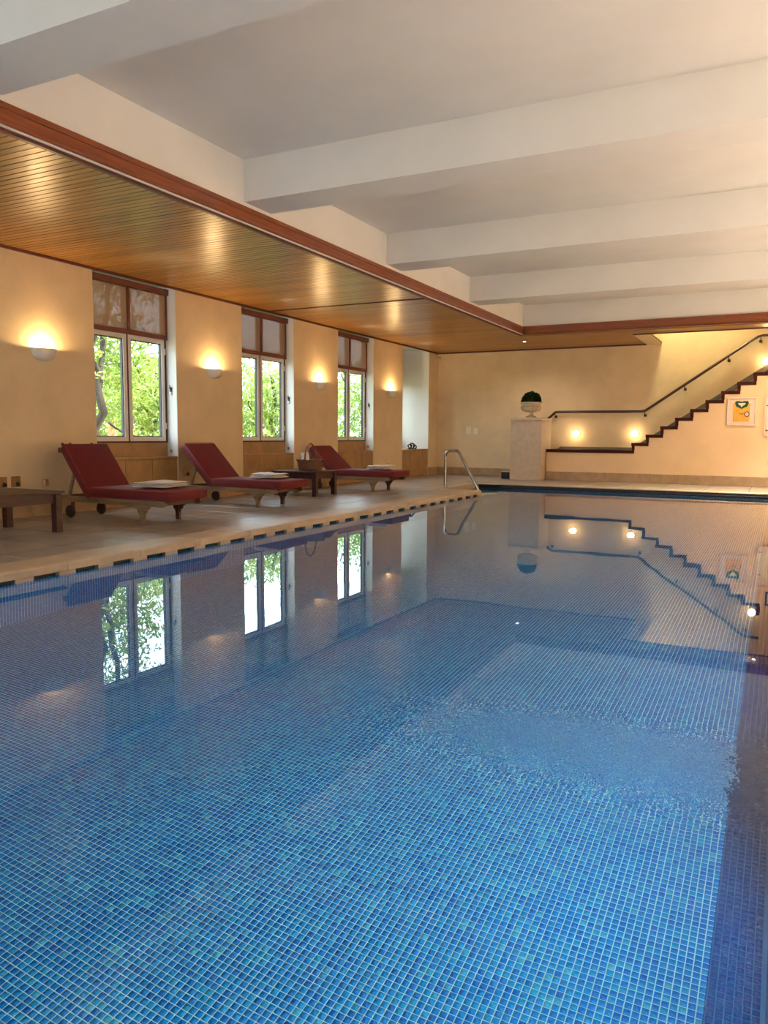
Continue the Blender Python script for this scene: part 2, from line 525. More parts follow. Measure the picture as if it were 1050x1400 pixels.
# ---- left wall: piers, heads over the niches, low walls behind the stone
mb = MB()
ys = [YNW] + [v for p in NICHES for v in p] + [YF]
for i in range(0, len(ys), 2):
    mb.box(-8.22, XW, ys[i], ys[i + 1], -0.4, 3.6)
for a, b in NICHES:
    mb.box(-8.22, XW, a, b, 3.125, 3.6)
mb.box(-8.9, -8.22, 16.26, NICHES[3][0], -0.4, 3.6).box(-8.9, -8.22, NICHES[3][1], YF + 0.25, -0.4, 3.6).box(-8.9, -8.22, 16.26, YF, 3.125, 3.6)
wall_left = struct(mb.build('wall_left', M['plaster']), 'cream plaster side wall with tall window niches', 'wall')
for (a, b), xw in zip(NICHES, NDEP):
    B('niche_backing', M['sand_plaster'], wall_left, xw - 0.10, xw + 0.01, a, b, -0.3, 0.868)
    for y_ in (a, b):
        B('reveal_lining', M['white_plaster'], wall_left, xw - 0.08, XW - 0.006, y_ - 0.004, y_ + 0.004, 0.668, 3.125)
    B('reveal_lining', M['white_plaster'], wall_left, xw - 0.08, XW - 0.006, a, b, 3.118, 3.128)
    n = 3
    w = (b - a) / n
    for i in range(n):
        B('stone_panel', M['sand_plaster'], wall_left, xw + 0.01, -7.935, a + i * w + 0.003, a + (i + 1) * w - 0.003, 0.0, 0.632, 0.003)
    B('stone_ledge', M['sand_plaster'], wall_left, xw + 0.008, -7.922, a + 0.001, b - 0.001, 0.636, 0.668, 0.004)

# ---- far wall
wall_far = struct(MB().box(-8.5, XRW + 0.3, YF, YF + 0.25, -0.4, 5.6).build('wall_far', M['plaster']), 'cream plaster end wall behind the staircase', 'wall')
# ---- right wall and stair enclosure
wall_right = struct(MB().box(XRW, XRW + 0.3, YNW, YF + 0.25, -0.4, 5.6).build('wall_right', M['plaster']), 'cream plaster side wall on the right hand deck', 'wall')
# ---- near wall with wide garden glazing
mb = MB()
mb.box(-8.5, GX0, YNW - 0.3, YNW, -0.4, 4.0).box(GX1, XRW + 0.3, YNW - 0.3, YNW, -0.4, 4.0)
mb.box(GX0, GX1, YNW - 0.3, YNW, 2.85, 4.0).box(GX0, GX1, YNW - 0.3, YNW, -0.4, 0.15)
wall_near = struct(mb.build('wall_near', M['plaster']), 'cream plaster end wall with wide glazing', 'wall')
mb = MB()
for i in range(7):
    x = GX0 + (GX1 - GX0) * i / 6
    mb.box(x - 0.03, x + 0.03, YNW - 0.2, YNW - 0.14, 0.15, 2.85)
B('glazing_bars', M['white_paint'], wall_near, GX0, GX1, YNW - 0.2, YNW - 0.14, 0.15, 0.2)
mb.build('glazing_mullions', M['white_paint'], wall_near)
B('glazing_pane', M['glass'], wall_near, GX0, GX1, YNW - 0.175, YNW - 0.165, 0.15, 2.85)

# ---- upper ceiling with its beams
ceiling = struct(MB().box(-5.2, XRW + 0.3, YNW - 0.3, 16.2, ZC, ZC + 0.2).build('ceiling', M['white_plaster']), 'white plaster ceiling in bays between beams', 'ceiling')
B('upper_wall', M['white_plaster'], ceiling, -5.1, -4.935, YNW, 16.02, ZS + 0.02, ZC)
B('upper_wall', M['white_plaster'], ceiling, -5.1, XRW, 16.02, 16.2, ZS + 0.02, ZC)
for y in (-2.82, 0.33, 3.30, 6.495, 9.665, 12.845):
    B('ceiling_beam', M['white_plaster'], ceiling, -4.935, XRW, y, y + 0.47, ZB, ZC)
B('roof_deck', M['white_plaster'], ceiling, -8.5, -5.1, YNW - 0.3, YF + 0.25, 3.45, 3.6)
B('roof_deck', M['white_plaster'], ceiling, -5.1, -2.6, 16.2, YF + 0.25, 3.45, 3.6)

# ---- stairwell shaft above the soffit opening
mb = MB()
mb.box(-2.62, -2.47, 16.62, YF, 3.09, 5.4)
mb.box(-2.62, XRW, 16.5, 16.62, 3.115, 5.4)
mb.box(-2.62, XRW + 0.3, 16.5, YF + 0.25, 5.4, 5.55)
mb.box(-2.80, -2.47, 16.62, YF, 3.085, 3.12)
stairwell = struct(mb.build('wall_stairwell', M['plaster']), 'plastered stairwell shaft above the soffit opening', 'wall')

# ---- decks: substrate with stone slabs, coping
mb = MB()
mb.box(-8.5, -5.72, YNW - 0.3, YF, -0.4, -0.012)
mb.box(-5.72, XE - 0.05, YNW - 0.3, 13.5, -0.4, -0.012)
mb.box(-5.72, XRW, YP + 0.05, YF, -0.4, -0.012)
mb.box(XR + 0.05, XRW, YNW - 0.3, YP + 0.05, -0.4, -0.012)
mb.box(XE - 0.05, XR + 0.05, YNW - 0.3, YN - 0.05, -0.4, -0.012)
floor = struct(mb.build('floor', M['grout']), 'pale stone paved deck around the pool', 'floor')
slab_cache = {}
def slab(x0, x1, y0, y1, mat, name='stone_slab', zb=-0.011, parent=None, bev=0.004):
    w, d = round(x1 - x0, 4), round(y1 - y0, 4)
    key = (w, d, zb, mat.name, bev)
    if key not in slab_cache:
        me = MB().box(-w / 2, w / 2, -d / 2, d / 2, zb, 0.0, bev).mesh(name)
        me.materials.append(mat); slab_cache[key] = me
    o = bpy.data.objects.new(name, slab_cache[key]); COL.objects.link(o)
    o.location = ((x0 + x1) / 2, (y0 + y1) / 2, random.uniform(-0.0006, 0.0006))
    o.parent = parent or floor
    return o
GAP = 0.009
xs = [-5.22 - 0.448 * i for i in range(7)]
SY = 0.62
y0 = 3.5 - SY * 1
j = 0
while y0 < 17.9:
    y1 = min(y0 + SY, YF - 0.004)
    for i in range(6):
        x1, x0 = xs[i], xs[i + 1]
        if y0 > 13.3 and y0 < YP and x1 > -5.75: 
            continue
        slab(x0 + GAP / 2, x1 - GAP / 2, y0 + GAP / 2, y1 - GAP / 2, M['slab'])
    y0 += SY
# far deck
y0 = YP + 0.30
while y0 < YS - 0.05:
    y1 = min(y0 + 0.60, 17.9)
    x0 = -5.22
    while x0 < 0.9:
        x1 = x0 + 0.79
        slab(x0 + GAP / 2, x1 - GAP / 2, y0 + GAP / 2, y1 - GAP / 2, M['slab'])
        x0 = x1
    y0 = y1
# remaining deck out of view: plain stone sheet
MB().box(-8.0, -5.22, YNW, 2.87, -0.011, 0.0).box(0.36, XRW, YNW, YF, -0.011, 0.0).box(-5.22, 0.36, YNW, YN - 0.33, -0.011, 0.0).build('deck_sheet', M['slab'], floor)
# slabs around the step alcove
slab(-6.12, -5.74, 13.42, 14.04, M['slab']); slab(-6.12, -5.74, 14.04, 14.66, M['slab']); slab(-6.12, -5.74, 14.66, 15.28, M['slab']); slab(-6.12, -5.22, 15.28, 15.82, M['slab'])

coping = struct(empty('trim_1'), 'pale stone coping with black overflow slots round the pool', 'coping')
SL = 0.386
y = 3.848 - SL * 3 - 0.08
cmesh = MB().prism([(-0.36, -0.03), (-0.36, 0.002), (-0.03, 0.002), (-0.012, -0.001), (0.0, -0.014), (0.0, -0.064), (-0.02, -0.066), (-0.06, -0.066)], 0.002, SL * 2 - 0.002, 'y').mesh('coping_stone')
cmesh.materials.append(M['coping'])
smesh = MB().box(-0.05, -0.004, 0.0, SL - 0.225, -0.13, -0.065, 0.004).mesh('slot_block')
smesh.materials.append(M['coping'])
k = 0
while y < 13.5 - SL * 0.9:
    if k % 2 == 0 and y < 13.5 - SL * 1.9:
        o = link('coping_stone', cmesh, None, coping); o.location = (XE, y, 0)
    o = link('slot_block', smesh, None, coping); o.location = (XE, y + 0.225 + 0.08 - SL, 0)
    y += SL; k += 1
ylast = 3.848 - SL * 3 - 0.08 + (k // 2) * 2 * SL
MB().prism([(-0.36, -0.03), (-0.36, 0.002), (-0.03, 0.002), (-0.012, -0.001), (0.0, -0.014), (0.0, -0.075), (-0.06, -0.075)], ylast - 2 * SL + 0.002 if False else ylast, 13.49, 'y').build('coping_stone', M['coping'], coping, loc=(XE, 0, 0))
B('coping_end', M['coping'], coping, XE - 0.05, XE - 0.002, ylast + 0.1, 13.488, -0.14, -0.05)
B('overflow_channel', M['gutter'], coping, XE - 0.075, XE - 0.045, YN, 13.48, -0.16, -0.045)
# alcove coping (left side and near side), far edge with dark gutter strip
B('coping_stone', M['coping'], coping, -5.98, -5.68, 13.48, YP + 0.02, -0.13, 0.002, 0.008)
B('coping_stone', M['coping'], coping, -5.70, XE - 0.002, 13.30, 13.50, -0.13, 0.001, 0.004)
x0 = -5.72
while x0 < XRW:
    o = slab(x0 + 0.002, x0 + 0.788, YP, YP + 0.298, M['coping'], 'coping_stone', -0.024, coping, 0.006)
    x0 += 0.79
B('gutter_strip', M['gutter'], coping, -5.69, XRW, YP + 0.012, YP + 0.06, -0.16, -0.022)
B('gutter_lip', M['gutter'], coping, -5.69, XRW, YP - 0.005, YP + 0.012, -0.075, -0.055, 0.003)
y0 = YN
while y0 < YP:
    slab(XR, XR + 0.33, y0 + 0.002, y0 + 0.788, M['coping'], 'coping_stone', -0.05, coping, 0.006)
    y0 += 0.79
x0 = XE
while x0 < XR:
    slab(x0 + 0.002, x0 + 0.788, YN - 0.33, YN, M['coping'], 'coping_stone', -0.05, coping, 0.006)
    x0 += 0.79

# ---- skirtings
def skirting(name, runs, label):
    e = struct(empty(name), label, 'skirting')
    for (x0, x1, y0, y1) in runs:
        L = max(x1 - x0, y1 - y0); n = max(1, round(L / 0.6))
        for i in range(n):
            if x1 - x0 > y1 - y0:
                B('skirting_stone', M['skirting'], e, x0 + (x1 - x0) * i / n + 0.001, x0 + (x1 - x0) * (i + 1) / n - 0.001, y0, y1, 0.0, 0.2, 0.003)
            else:
                B('skirting_stone', M['skirting'], e, x0, x1, y0 + (y1 - y0) * i / n + 0.001, y0 + (y1 - y0) * (i + 1) / n - 0.001, 0.0, 0.2, 0.003)
    return e
skirting('baseboard_left', [(XW, XW + 0.018, ys[i] + 0.001 if i else 4.0, ys[i + 1] - 0.001) for i in range(0, len(ys), 2)], 'brown stone skirting along the window wall')
skirting('baseboard_far', [(XW + 0.02, -5.56, YF - 0.018, YF)], 'brown stone skirting at the foot of the end wall')
skirting('baseboard_stair', [(-4.80, 1.0, YS - 0.018, YS)], 'tan stone skirting at the foot of the stair wall')

# ---- timber soffit: cedar boards, edge trims, fascia
soffit = struct(MB().box(-7.93, -4.99, YNW, 16.0, 3.125, 3.2).box(-7.93, -2.80, 16.0, YF, 3.125, 3.2).box(-2.80, XRW, 16.0, 16.62, 3.125, 3.2).build('ceiling_soffit', M['mahogany_dark']),
                'low cedar board soffit over the deck', 'ceiling')
PB = 0.08
nb = int((YF - 2.6) / PB)
bcache = {}
for i in range(nb):
    yb = YF - 0.02 - (i + 1) * PB
    if yb > 16.62: xa, xb = XW + 0.02, -2.80
    elif yb > 15.94: xa, xb = XW + 0.02, XRW
    else: xa, xb = XW + 0.02, -4.985
    key = (xa, xb)
    if key not in bcache:
        L = xb - xa
        prof = [(0.007, 0.0), (PB - 0.007, 0.0), (PB - 0.003, 0.006), (PB - 0.003, 0.02), (0.003, 0.02), (0.003, 0.006)]
        me = MB().prism(prof, 0.0, L, 'x').mesh('soffit_board'); me.materials.append(M['board']); bcache[key] = me
    o = link('soffit_board', bcache[key], None, soffit)
    o.location = (xa, yb, ZS + random.uniform(0, 0.0012))
    o.rotation_euler = (random.uniform(-0.006, 0.006), 0, 0)
MB().box(XW + 0.02, -4.985, YNW, YF - 0.02 - nb * PB, ZS, ZS + 0.02).build('soffit_panel', M['board'], soffit)
B('cross_batten', M['mahogany_dark'], soffit, XW + 0.02, -4.99, 11.03, 11.075, ZS - 0.012, ZS + 0.01)
B('edge_trim', M['mahogany_dark'], soffit, XW, XW + 0.03, YNW, YF, ZS - 0.03, ZS + 0.02)
B('edge_trim', M['mahogany_dark'], soffit, XW + 0.03, -2.80, YF - 0.03, YF, ZS - 0.03, ZS + 0.02)
B('edge_trim', M['mahogany_dark'], soffit, -2.80, XRW, 16.60, 16.63, ZS - 0.02, ZS + 0.03)
# fascia profile: a = distance out over the pool, b = height
FP = [(-0.03, 3.10), (0.0, 3.10), (0.0, 3.135), (0.03, 3.135), (0.036, 3.142), (0.036, 3.16), (0.03, 3.168), (0.03, 3.237), (0.021, 3.238), (0.021, 3.243), (0.03, 3.244), (0.03, 3.287), (0.024, 3.292), (-0.03, 3.292)]
XF_ = -4.952
joints = [YNW, -1.4, 1.64, 4.68, 8.09, 11.3, 14.3, 15.99]
for a, b in zip(joints[:-1], joints[1:]):
    MB().prism([(XF_ + p, q) for p, q in FP], a + 0.001, b - 0.001, 'y').build('fascia_board', M['mahogany'], soffit)
    B('fascia_rebate', M['mahogany_dark'], soffit, XF_ - 0.035, XF_ + 0.004, a, b, 3.095, 3.137)
YFF = 15.985
jx = [-4.95, -1.9, 1.1, XRW]
for a, b in zip(jx[:-1], jx[1:]):
    MB().prism([(YFF - p, q) for p, q in FP], a + 0.001, b - 0.001, 'x').build('fascia_board', M['mahogany'], soffit)
    B('fascia_rebate', M['mahogany_dark'], soffit, a, b, YFF - 0.004, YFF + 0.035, 3.095, 3.137)

# ---- pool shell
mb = MB()
mb.box(XE - 0.2, XE, YN, 13.5, ZF - 1.2, -0.13)
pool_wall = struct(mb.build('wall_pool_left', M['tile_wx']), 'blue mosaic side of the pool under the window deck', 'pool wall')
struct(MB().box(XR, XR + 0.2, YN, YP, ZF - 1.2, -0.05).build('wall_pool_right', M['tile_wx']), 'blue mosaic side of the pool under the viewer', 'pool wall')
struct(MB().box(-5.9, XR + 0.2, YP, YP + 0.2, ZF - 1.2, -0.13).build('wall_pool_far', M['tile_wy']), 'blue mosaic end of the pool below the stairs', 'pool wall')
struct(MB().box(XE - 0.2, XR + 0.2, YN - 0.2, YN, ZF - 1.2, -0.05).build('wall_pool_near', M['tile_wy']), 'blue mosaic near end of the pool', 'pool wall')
mb = MB()
for i in range(4):
    mb.box(-5.72, -5.47 + 0.2 * i, 13.5, YP, -2.6, -0.30 - 0.24 * i)
mb.box(-5.9, -5.70, 13.3, YP + 0.1, -2.6, -0.125).box(-5.9, XE, 13.3, 13.5, -2.6, -0.125)
struct(mb.build('floor_pool_steps', M['tile_wx']), 'mosaic entry steps in the corner alcove of the pool', 'pool steps')

Y_BREAK, DEEP = 4.0, 0.80
def zfloor(y):
    return ZF - DEEP * np.clip((np.asarray(y) - Y_BREAK) / (YP - Y_BREAK), 0, 1)
zd = ZF - DEEP - 0.0016
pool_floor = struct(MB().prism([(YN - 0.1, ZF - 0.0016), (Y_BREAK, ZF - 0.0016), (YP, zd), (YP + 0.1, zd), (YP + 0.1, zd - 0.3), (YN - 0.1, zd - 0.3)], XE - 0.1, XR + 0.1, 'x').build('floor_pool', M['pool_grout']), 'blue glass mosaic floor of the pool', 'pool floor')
nx = int((XR - XE) / TILE); ny = int((YP - YN) / TILE)
g = 0.0040
ii, jj = np.meshgrid(np.arange(nx), np.arange(ny), indexing='ij')
ii, jj = ii.ravel(), jj.ravel()
cx = XE + (ii + 0.5) * TILE; cyy = YN + (jj + 0.5) * TILE
# the 300 tiles nearest the camera inside the picture (seen through the water) are objects of their own
def seen(cx, cyy):
    # refracted sight line: solve the point where it meets the surface
    hd = np.hypot(cx, cyy); H, D = 1.0 - ZW, ZW - ZF
    s = hd * H / (H + D / 1.333)
    for _ in range(30):
        a1 = s / np.hypot(s, H); a2 = (hd - s) / np.hypot(hd - s, D)
        f = a1 - 1.333 * a2
        d = H * H / np.hypot(s, H) ** 3 + 1.333 * D * D / np.hypot(hd - s, D) ** 3
        s = s - f / d
    P = np.stack([cx * s / hd, cyy * s / hd, np.full_like(cx, ZW - 1.0)], 1)
    z = P @ np.array(fwd); x = 525 + F_PX * (P @ np.array(r2)) / z; y = 700 - F_PX * (P @ np.array(u2)) / z
    return x, y, z
px, py, pz = seen(cx, cyy)
inside = (pz > 0) & (px > 0) & (px < 1050) & (py > 0) & (py < 1400)
score = np.where(inside, np.hypot(cx, cyy), 1e9)
pick = np.argsort(score)[:300]
one = np.zeros(len(cx), bool); one[pick] = True
hw = (TILE - g) / 2
tile_v = np.array([(-hw, -hw, 0), (hw, -hw, 0), (hw, hw, 0), (-hw, hw, 0), (-hw, -hw, -0.0024), (hw, -hw, -0.0024), (hw, hw, -0.0024), (-hw, hw, -0.0024)], np.float32)
tile_f = np.array([(0, 1, 2, 3), (4, 5, 1, 0), (5, 6, 2, 1), (6, 7, 3, 2), (7, 4, 0, 3)], np.int32)
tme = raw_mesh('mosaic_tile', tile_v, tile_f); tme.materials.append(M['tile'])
# tiles come on sheets of 12 x 12: sheets sit a hair apart and out of line
def jitter(i, j):
    si, sj = i // 12, j // 12
    hsh = np.sin(si * 12.9898 + sj * 78.233) * 43758.5453
    hs2 = np.sin(si * 39.346 + sj * 11.135) * 24634.6345
    return (hsh - np.floor(hsh) - 0.5) * 0.0014, (hs2 - np.floor(hs2) - 0.5) * 0.0014
jx_, jy_ = jitter(ii, jj)
jz = RNG.uniform(-0.0004, 0.0004, len(cx))
for q in pick:
    o = link('mosaic_tile', tme, None, pool_floor)
    o.location = (cx[q] + jx_[q], cyy[q] + jy_[q], zfloor(cyy[q]) + jz[q])
rest = np.where(~one)[0]
cc = np.stack([cx[rest] + jx_[rest], cyy[rest] + jy_[rest], zfloor(cyy[rest]) + jz[rest]], 1)
V = (cc[:, None, :] + tile_v[None]).reshape(-1, 3)
Fq = (np.arange(len(rest))[:, None, None] * 8 + tile_f[None]).reshape(-1, 4)
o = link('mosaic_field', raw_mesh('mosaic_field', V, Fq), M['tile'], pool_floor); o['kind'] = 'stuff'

wv = [(XE - 0.06, YN - 0.02, ZW), (XR + 0.02, YN - 0.02, ZW), (XR + 0.02, YP + 0.02, ZW), (-5.70, YP + 0.02, ZW), (-5.70, 13.48, ZW), (XE - 0.06, 13.48, ZW)]
wb = [(x, y, -2.45) for x, y, z in wv]
wme = bpy.data.meshes.new('pool_water'); wme.from_pydata(wv + wb, [], [(0, 1, 2, 3, 4, 5), (11, 10, 9, 8, 7, 6)] + [(i, i + 6, (i + 1) % 6 + 6, (i + 1) % 6) for i in range(6)]); wme.update()
water = finish(link('pool_water', wme, M['water']), 'still clear blue water filling the swimming pool', 'water', kind='stuff')

# ---- windows
def window(n, a, b, xw):
    w = struct(empty('window_%d' % n, (xw, (a + b) / 2, 0.868)), None, None)
    H = (b - a) / 2 - 0.006
    zt = 3.10 - 0.868; zm = 2.37 - 0.868
    mb = MB()
    mb.box(-0.07, 0.0, -H, -H + 0.035, 0, zt).box(-0.07, 0.016, H - 0.03, H, 0, zt)
    mb.box(-0.07, 0.018, -H, H, 0, 0.024).box(-0.07, 0.0, -H, H, zt - 0.04, zt).box(-0.07, 0.0, -H, H, zm, zm + 0.07)
    mb.box(-0.07, 0.012, -0.013, 0.013, 0, zm)
    mb.box(-0.07, 0.0, -0.02, 0.02, zm, zt)
    mb.build('outer_frame', M['frame_brown'], w)
    for s in (-1, 1):
        y0, y1 = (-H + 0.03, -0.013) if s < 0 else (0.013, H - 0.03)
        t = 0.062
        mb = MB()
        mb.box(-0.045, 0.014, y0, y0 + t, 0.022, zm - 0.006, 0.004).box(-0.045, 0.014, y1 - t, y1, 0.022, zm - 0.006, 0.004)
        mb.box(-0.045, 0.0138, y0 + t - 0.004, y1 - t + 0.004, 0.022, 0.022 + t, 0.003).box(-0.045, 0.0138, y0 + t - 0.004, y1 - t + 0.004, zm - 0.006 - t, zm - 0.006, 0.003)
        c = mb.build('casement', M['white_paint'], w)
        mb = MB(); bd = 0.012
        i0, i1, k0, k1 = y0 + t, y1 - t, 0.022 + t, zm - 0.006 - t
        mb.box(-0.04, -0.002, i0 - 0.002, i0 + bd, k0, k1).box(-0.04, -0.002, i1 - bd, i1 + 0.002, k0, k1).box(-0.04, -0.002, i0, i1, k0 - 0.002, k0 + bd).box(-0.04, -0.002, i0, i1, k1 - bd, k1 + 0.002)
        mb.build('glazing_bead', M['black'], c)
        B('pane', M['glass'], c, -0.028, -0.022, i0 + 0.004, i1 - 0.004, k0 + 0.004, k1 - 0.004)
        if s > 0:
            for zz in (0.2, zm - 0.22):
                B('hinge', M['white_paint'], c, 0.0, 0.02, y1 - 0.01, y1 + 0.022, zz, zz + 0.09, 0.004)
            hb = MB().box(0.014, 0.022, y0 + 0.016, y0 + 0.046, 0.30, 0.40, 0.004).tube([(0.02, y0 + 0.031, 0.385), (0.055, y0 + 0.031, 0.385), (0.058, y0 + 0.031, 0.37), (0.058, y0 + 0.031, 0.27)], 0.008, 8)
            hb.build('handle', M['white_paint'], c, smooth=40)
        tb = 0.02
        B('transom_pane', M['glass'], w, -0.04, -0.034, y0 + 0.005, y1 - 0.005, zm + 0.06, zt - 0.03)
    return w
for i, (a, b) in enumerate(NICHES):
    window(i + 1, a, b, NDEP[i])

# ---- roller blinds (one per niche)
BL = ['brown roller blind on the window nearest the viewer, right of the first sconce', 'brown roller blind on the second window, between the second and third sconces',
      'brown roller blind on the third window, above the farthest lounger', 'brown roller blind in the last niche beside the end wall']
for i, (a, b) in enumerate(NICHES):
    t = finish(empty('roller_blind', (NDEP[i] + 0.02, (a + b) / 2, 2.36)), BL[i], 'blind', 'roller blinds over the upper panes')
    H = (b - a) / 2 - 0.008
    B('cassette', M['blind_brown'], t, -0.012, 0.075, -H, H, 0.635, 0.72, 0.006)
    B('bottom_bar', M['blind_brown'], t, 0.012, 0.036, -H + 0.02, H - 0.02, 0.0, 0.062, 0.004)
    B('centre_guide', M['blind_brown'], t, 0.010, 0.04, -0.026, 0.026, 0.055, 0.64, 0.003)
    B('side_guide', M['blind_brown'], t, 0.006, 0.034, H - 0.032, H - 0.002, 0.0, 0.64, 0.003)
    B('side_guide', M['blind_brown'], t, 0.006, 0.034, -H + 0.002, -H + 0.032, 0.0, 0.64, 0.003)
    B('screen', M['screen'], t, 0.020, 0.0212, -H + 0.03, -0.024, 0.06, 0.64)
    B('screen', M['screen'], t, 0.020, 0.0212, 0.024, H - 0.03, 0.06, 0.64)

# ---- stair enclosure wall right of the visible flight
wall_encl = struct(MB().box(-0.2, XRW, YS, YS + 0.12, -0.3, 3.6).build('wall_stair', M['stair_plaster']), 'peach wall closing off the upper flight', 'wall')

# ================================================================== STAIRCASE
stair = finish(empty('staircase', (-4.81, YS, 0)), 'plaster staircase with dark oxblood treads rising to the right', 'staircase')
steps = [(-4.81, 0.71)] + [(-2.904 + 0.2942 * k, 0.875 + 0.1822 * k) for k in range(10)]
# outline of the flank in local coords
pts = [(0.0, 0.0)]
for k, (x, z) in enumerate(steps):
    xl = x + 4.81
    pts.append((xl, pts[-1][1])) if k else None
    pts.append((xl, z - 0.03))
pts.append((-0.201 + 4.81, pts[-1][1])); pts.append((-0.201 + 4.81, 0.0))
# drop duplicates
q = []
for p_ in pts:
    if not q or (abs(p_[0] - q[-1][0]) + abs(p_[1] - q[-1][1])) > 1e-6: q.append(p_)
MB().prism(q, 0.0, 0.8, 'y').build('flank', M['stair_plaster'], stair)
for k, (x, z) in enumerate(steps):
    xl = x + 4.81
    xn = (steps[k + 1][0] if k + 1 < len(steps) else -0.2575) + 4.81
    nose = 0.0 if k == 0 else 0.012
    B('landing' if k == 0 else 'tread', M['treads'], stair, xl - nose, xn + 0.055, -0.018, 0.80, z - 0.068, z, 0.004)
    if k:
        zp = steps[k - 1][1]
        B('riser', M['treads'], stair, xl, xl + 0.062, -0.016, 0.80, zp, z - 0.066)
# sloping skirting along the back wall
sk = [(0.05, 0.71), (1.85, 0.71), (1.906, 0.72), (steps[-1][0] + 4.81, steps[-1][1] - 0.04), (4.6, steps[-1][1] - 0.04), (4.6, steps[-1][1] + 0.12), (steps[-1][0] + 4.75, steps[-1][1] + 0.05), (1.86, 0.81), (1.80, 0.765), (0.12, 0.765)]
MB().prism(sk, 0.79, 0.812, 'y').build('wall_string', simple('olive_stone', (0.16, 0.13, 0.07), 0.5, 0.15, 6.0, world=True), stair)

# handrail on the end wall
hr = finish(empty('handrail', (-2.8, 18.34, 1.58)), 'dark wooden handrail following the stairs up the end wall', 'handrail')
rail_pts = [(-2.25, 0, -0.2), (-2.12, 0, -0.10), (-2.02, 0, -0.005), (-1.96, 0, 0.005), (-0.05, 0, 0.0), (0.02, 0, 0.01), (0.08, 0, 0.045), (2.20, 0, 1.515), (2.27, 0, 1.555), (2.36, 0, 1.575), (3.2, 0, 1.58)]
MB().tube(rail_pts, 0.030, 12).build('rail', M['rail_dark'], hr, smooth=50)
for x, z in ((-2.02, -0.005), (0.03, 0.015), (0.86, 0.586), (1.72, 1.182), (2.32, 1.565)):
    MB().tube([(x, 0, z - 0.02), (x, 0, z - 0.08), (x, 0.03, z - 0.10), (x, 0.1, z - 0.10)], 0.009, 8).box(x - 0.03, x + 0.03, 0.088, 0.098, z - 0.13, z - 0.07, 0.01).build('bracket', M['black'], hr, smooth=40)

# stair lamps
lamp_lab = ['small glowing wall lamp above the landing next to the stone pedestal', 'small glowing wall lamp at the foot of the flight', 'small glowing wall lamp high up beside the top steps']
for i, (x, z) in enumerate(((-4.322, 1.075), (-2.983, 1.083), (-0.365, 2.63))):
    t = finish(empty('wall_lamp', (x, YF, z)), lamp_lab[i], 'lamp', 'round lamps on the stair wall')
    MB().lathe([(0.0, 0.0), (0.085, 0.0), (0.09, 0.012), (0.08, 0.022)], 24).xform(Matrix.Rotation(PI / 2, 4, 'X')).build('back_plate', M['ceramic'], t, smooth=40)
    MB().lathe([(0.078, 0.02), (0.075, 0.045), (0.056, 0.066), (0.028, 0.076), (0.0, 0.078)], 24).xform(Matrix.Rotation(PI / 2, 4, 'X')).build('diffuser', M['lamp_warm'], t, smooth=60)
    point_light('stair_lamp_light', (0, -0.16, -0.02), 2.6, WARM, 0.06, t)

# ================================================================== WALL SCONCES
def sconce(loc, label=None, rz=0.0, watts=30.0, col=(1.0, 0.66, 0.30)):
    t = finish(empty('wall_sconce', loc, rz), label, 'sconce', 'half bowl wall sconces')
    R, Hh = 0.165, 0.145
    prof = [(R * math.cos(a) ** 0.8 if a < PI / 2 - 1e-4 else 0.0, -Hh * math.sin(a)) for a in [PI / 2 * k / 10 for k in range(11)]]
    prof_in = [(max(r - 0.008, 0), z + 0.006 * (z < 0)) for r, z in prof][::-1]
    sq = Matrix.Diagonal((0.85, 1.0, 1.0, 1.0))
    MB().lathe(prof_in + prof, 24, -PI / 2, PI / 2).xform(sq).build('bowl', M['ceramic'], t, smooth=50)
    B('back_plate', M['ceramic'], t, 0.0, 0.008, -0.12, 0.12, -0.11, -0.01, 0.002)
    MB().tube([(0.05, -0.05, -0.035), (0.05, 0.05, -0.035)], 0.012, 8).build('bulb', M['lamp_spot'], t, smooth=50)
    point_light('sconce_light', (0.062, 0, -0.018), watts, col, 0.03, t)
    return t
SL_ = ['half bowl wall sconce left of the nearest window', 'half bowl wall sconce between the first and second windows', 'half bowl wall sconce between the second and third windows', 'half bowl wall sconce just before the last niche']
for (yy, lb) in zip((6.454, 9.575, 12.693, 15.735), SL_):
    sconce((XW, yy, 2.0), lb)

# ================================================================== RECESSED DOWNLIGHTS
def downlight(loc, label, watts, target=None, ang=120, col=(1.0, 0.86, 0.68)):
    t = finish(empty('recessed_downlight', loc), label, 'downlight', 'recessed downlights')
    MB().lathe([(0.034, 0.0), (0.052, -0.004), (0.056, 0.0), (0.052, 0.004)], 20).build('trim_ring', M['steel'], t, smooth=40)
    MB().lathe([(0.0, 0.001), (0.036, 0.001)], 20).build('lens', M['lamp_spot'], t)
    spot_light('downlight_beam', (0, 0, -0.012), watts, col, ang, 0.7, 0.035, t, target)
    return t
downlight((-5.187, 16.932, ZS - 0.004), 'small round downlight glowing in the soffit above the stone pedestal', 60.0, ang=150)
for yy, lb in zip((2.0, 5.1, 8.3, 11.5, 14.6), ('first', 'second', 'third', 'fourth', 'fifth')):
    d_ = downlight((0.48, yy, ZC - 0.004), 'round downlight in the %s ceiling bay over the right deck' % lb, 1300.0, ang=110, col=(1.0, 0.81, 0.63), target=(0.75, 0, -3.7))
for yy, lb in zip((0.565, 3.535, 6.73, 9.90, 13.08), ('first', 'second', 'third', 'fourth', 'fifth')):
    sconce((XRW, yy, 2.0), 'half bowl wall sconce on the right hand wall, under the %s beam' % lb, PI, 190.0, (1.0, 0.83, 0.66))
downlight((-0.25, 16.3, ZS - 0.004), 'round downlight in the soffit strip in front of the upper stairs', 110.0, ang=150, col=(1.0, 0.74, 0.48))
